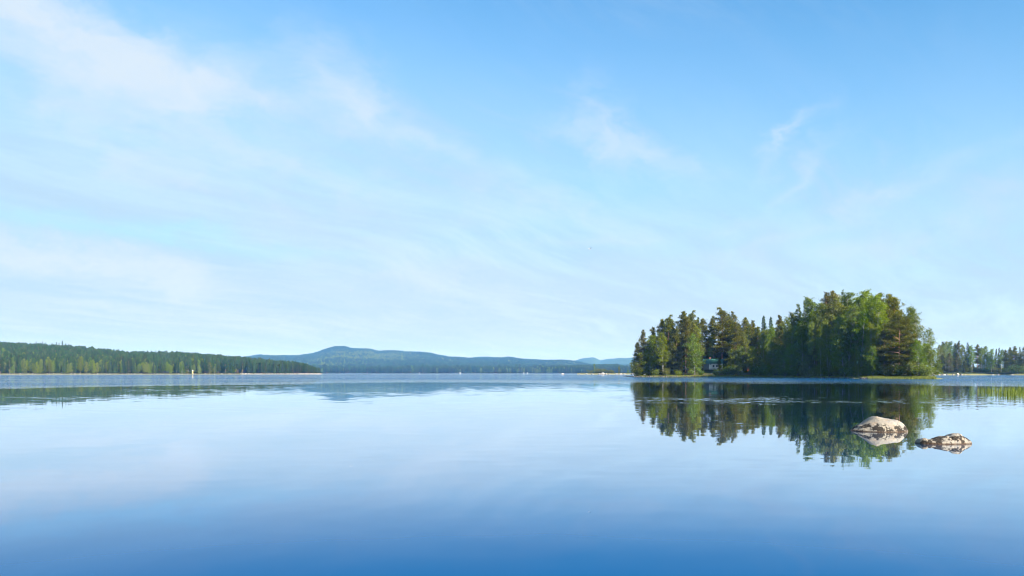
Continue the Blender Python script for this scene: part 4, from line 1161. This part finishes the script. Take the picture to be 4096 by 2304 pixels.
q = P(713.2, 340); z0 = gz(q) - .05
cot = empty('cottage', (q.x, q.y, z0), R(-18))
tag(cot, 'small white cottage, its left wall coloured as shaded, with a green roof among the island pines', 'cottage')
L_, D_, H_ = 7.6, 5.0, 2.7
MB().box((-2.2, 0, H_ / 2), (3.2, D_, H_)).build('side_wall', M['shadewall_hutroof'], cot)  # shaded left part: its shade is put into the dark grey colour
MB().box((1.6, -.02, H_ / 2), (4.4, D_ + .1, H_)).build('front_wall', M['white'], cot)
ga = MB(); 
for sx in (-3.8, 3.8):
    ga.add([(sx - .04, -D_ / 2, H_), (sx - .04, D_ / 2, H_), (sx - .04, 0, H_ + 1.75), (sx + .04, -D_ / 2, H_), (sx + .04, D_ / 2, H_), (sx + .04, 0, H_ + 1.75)],
           [(0, 1, 2), (3, 5, 4)], [(0, 2, 5, 3), (1, 4, 5, 2), (0, 3, 4, 1)])
ga.build('gable', M['white'], cot)
al = math.atan2(1.75, D_ / 2)
rf = None
for s_ in (-1, 1):
    Mx = Matrix.Rotation(-s_ * al, 3, 'X')
    o_ = MB().box((0, s_ * (D_ / 4 + .12), H_ + .875 - .02), (L_ + .9, D_ / 2 / math.cos(al) + .55, .09), Mx).build('roof_slope', M['greenroof'], cot)
    if s_ < 0: rf = o_
for k in range(9):
    Mx = Matrix.Rotation(al, 3, 'X')
    MB().box((-4.0 + k * 1.0, -(D_ / 4 + .12), H_ + .875 + .035), (.05, D_ / 2 / math.cos(al) + .55, .05), Mx).build('roof_seam', M['greenroof'], rf)
MB().box((-1.4, .5, H_ + 1.75), (.55, .55, 1.5)).build('chimney', M['brick'], cot)
for x in (.3, 1.7, 3.0):
    w_ = MB().box((x, -D_ / 2 - .10, 1.5), (.95, .06, 1.15)).build('window', M['white'], cot)
    MB().box((x, -D_ / 2 - .14, 1.5), (.75, .03, .95)).build('pane', M['glass'], w_)
dw = MB().box((-1.1, -D_ / 2 - .05, 1.05), (.95, .08, 2.1)).build('door', M['white'], cot)
MB().box((-.75, -D_ / 2 - .12, 1.05), (.04, .06, .14)).build('handle', M['glass'], dw)
MB().box((1.2, -D_ / 2 - 1.0, .25), (5.2, 1.8, .14)).build('porch_deck', M['darkboard'], cot)
for x in (-1.2, 1.2, 3.6): MB().box((x, -D_ / 2 - 1.8, 1.35), (.12, .12, 2.3)).build('porch_post', M['white'], cot)

q = P(748.2, 326); z0 = gz(q) - .05
sh_ = empty('shed', (q.x, q.y, z0), R(20)); tag(sh_, 'tiny faded red shed behind the slim birch by the island shore', 'shed')
for k in range(9): MB().box((-1.0 + k * .25, -.9, 1.0), (.22, .05, 2.0 + (k % 3) * .02)).build('wall_board', M['redboard'], sh_)
MB().box((0, .02, .98), (2.2, 1.75, 1.95)).build('wall', M['darkboard'], sh_)
MB().box((0, 0, 2.12), (2.7, 2.3, .1), Matrix.Rotation(R(9), 3, 'X')).build('roof', M['darkboard'], sh_)
MB().box((.5, -.95, .9), (.75, .05, 1.7)).build('door', M['darkboard'], sh_)

# ------------------------------------------------------------------ beacon, mast, far huts
M['yellow'] = plain('yellow_boards', (.55, .40, .14), .7, vary=.12, scale=3)
p_ = gl(np.array([194.0]), np.array([.012]))[0]
bc = empty('beacon', (p_[0], p_[1] - 4, max(p_[2], .3) - .1)); tag(bc, 'yellow tapered wooden beacon with white top on the left far shore', 'beacon')
for k in range(5):
    x = (k - 2) * .3
    bo = MB(); bo.add([(x * .62 - .08, -.05, 0), (x * .62 + .08, -.05, 0), (x + .14, -.05, 3.3), (x - .14, -.05, 3.3), (x * .62 - .08, .03, 0), (x * .62 + .08, .03, 0), (x + .14, .03, 3.3), (x - .14, .03, 3.3)],
                  Q=[(0, 1, 2, 3), (5, 4, 7, 6), (4, 0, 3, 7), (1, 5, 6, 2), (3, 2, 6, 7), (4, 5, 1, 0)]).build('board', M['yellow'], bc)
MB().box((0, -.02, 3.9), (1.6, .14, 1.1)).build('top_panel', M['palewall'], bc)
for x in (-.5, .5): MB().tube([(x * .6, .5, 0), (x, .12, 3.6)], [.07, .06], 6).build('brace', M['darkboard'], bc)

u = 419.8; p_ = gm(np.array([u]), np.array([.99]))[0]
ma = empty('radio_mast', tuple(p_)); tag(ma, 'hair-thin radio mast on the hill ridge across the lake', 'mast')
hm_ = Z(345.0, p_[1]) - p_[2]
for k in range(3):
    a = k * 2.094; MB().tube([(math.cos(a) * .5, math.sin(a) * .5, 0), (math.cos(a) * .4, math.sin(a) * .4, hm_)], [.16, .13], 5).build('leg', M['redboard'], ma)
for k in range(12):
    z_ = hm_ * (k + .5) / 12; MB().tube([(math.cos(a_) * .45, math.sin(a_) * .45, z_) for a_ in (0, 2.094, 4.189, 6.283)], [.07] * 4, 4).build('ring', M['white'], ma)

HUTS = [(419.5, 'tiny white hut on the far shore below the mast'),
        (460.3, 'low white boathouse on the far shore, largest white dot in the middle'), (523.8, 'tiny white hut on the far shore, left one of two near the islet'), (527.5, 'tiny pale hut on the far shore, right one of two near the islet'),
        ]
for k, (u, lab) in enumerate(HUTS):
    dsh = np.interp(u, im[0], im[1]); q = P(u, dsh + 3, .35); w = (3.2, 5.2, 3.2, 3.4)[k]
    h_ = empty('hut', tuple(q), 0); tag(h_, lab, 'hut', 'huts on the far shore')
    MB().box((0, 0, 1.1), (w, 3, 2.2)).build('wall', M['palewall'], h_)
    rb = MB(); rb.add([(-w / 2 - .3, -1.8, 2.2), (w / 2 + .3, -1.8, 2.2), (w / 2 + .3, 1.8, 2.2), (-w / 2 - .3, 1.8, 2.2), (-w / 2 - .3, 0, 3.3), (w / 2 + .3, 0, 3.3)],
                      [(0, 4, 3), (1, 2, 5)], [(0, 1, 5, 4), (2, 3, 4, 5), (3, 2, 1, 0)])
    rb.build('roof', M['shadewall_hutroof'], h_)
    MB().box((w * .2, -1.53, 1.0), (.8, .05, 1.6)).build('door', M['darkboard'], h_)

# ------------------------------------------------------------------ birds
M['gullwhite'] = plain('white_plumage', (.75, .76, .78), .6, vary=.05)
M['gullgrey'] = plain('grey_wing', (.07, .08, .10), .6, vary=.1)
M['beak'] = plain('orange_beak', (.6, .25, .05), .4)


def gull(loc, rz, up, label, s=1., roll=0.):
    g_ = empty('gull', loc); g_.rotation_euler = (Matrix.Rotation(R(42), 3, 'X') @ Matrix.Rotation(roll, 3, 'Y') @ Matrix.Rotation(rz, 3, 'Z')).to_euler(); g_.scale = (s, s, s)
    tag(g_, label, 'bird', 'gulls in the sky')
    b = MB().tube([(0, -.22, .02), (0, -.16, .03), (0, -.05, .0), (0, .08, 0), (0, .2, .01), (0, .3, .02)], [.028, .05, .075, .07, .04, .02], 10).build('body', M['gullwhite'], g_, True)
    MB().tube([(0, -.21, .02), (0, -.28, .0)], [.016, .003], 5).build('beak', M['beak'], g_)
    MB().add([(-.02, .26, .02), (.02, .26, .02), (.09, .42, .02), (-.09, .42, .02), (0, .3, .035)], [(0, 1, 4), (1, 2, 4), (2, 3, 4), (3, 0, 4)], [(3, 2, 1, 0)]).build('tail', M['gullwhite'], g_)
    for sx in (-1, 1):
        e1, e2 = up if sx > 0 else (up[0] * .25, up[1] * .2)
        R0, R1, R2 = Vector((sx * .04, 0, .03)), Vector((sx * .32, -.06, .03 + e1)), Vector((sx * .68, .10, .03 + e2))
        V = [R0 + Vector((0, -.11, 0)), R0 + Vector((0, .12, 0)), R1 + Vector((0, -.10, 0)), R1 + Vector((0, .11, 0)), R2, R0 + Vector((0, 0, .025)), R1 + Vector((0, 0, .02))]
        MB().add(V, [(2, 4, 6), (6, 4, 3), (4, 2, 3)], [(0, 2, 6, 5), (5, 6, 3, 1), (0, 1, 3, 2)]).build('wing', M['gullgrey'], g_)
    return g_


q = P(589.5, 205); gull((q.x, q.y, Z(249.0, 205)), R(35), (.20, .42), 'gull with raised dark wing gliding in the sky above the far hills', 1., R(6))
q = P(350.8, 300); gull((q.x, q.y, Z(290., 300)), R(100), (.12, .2), 'tiny distant white gull low in the sky left of centre', .9, R(20))

q = P(944.9, 630)
wb = empty('water_bird', (q.x, q.y, 0), R(80)); tag(wb, 'white water bird floating off the stony right far shore', 'bird')
MB().tube([(0, -.45, .10), (0, -.3, .16), (0, 0, .2), (0, .3, .2), (0, .55, .3)], [.06, .19, .24, .18, .03], 12).build('body', M['gullwhite'], wb, True)
MB().tube([(0, -.36, .22), (0, -.5, .42), (0, -.44, .62), (0, -.5, .72), (0, -.58, .70)], [.075, .055, .05, .06, .03], 8).build('neck', M['gullwhite'], wb, True)
MB().tube([(0, -.58, .70), (0, -.68, .67)], [.025, .006], 6).build('beak', M['beak'], wb)
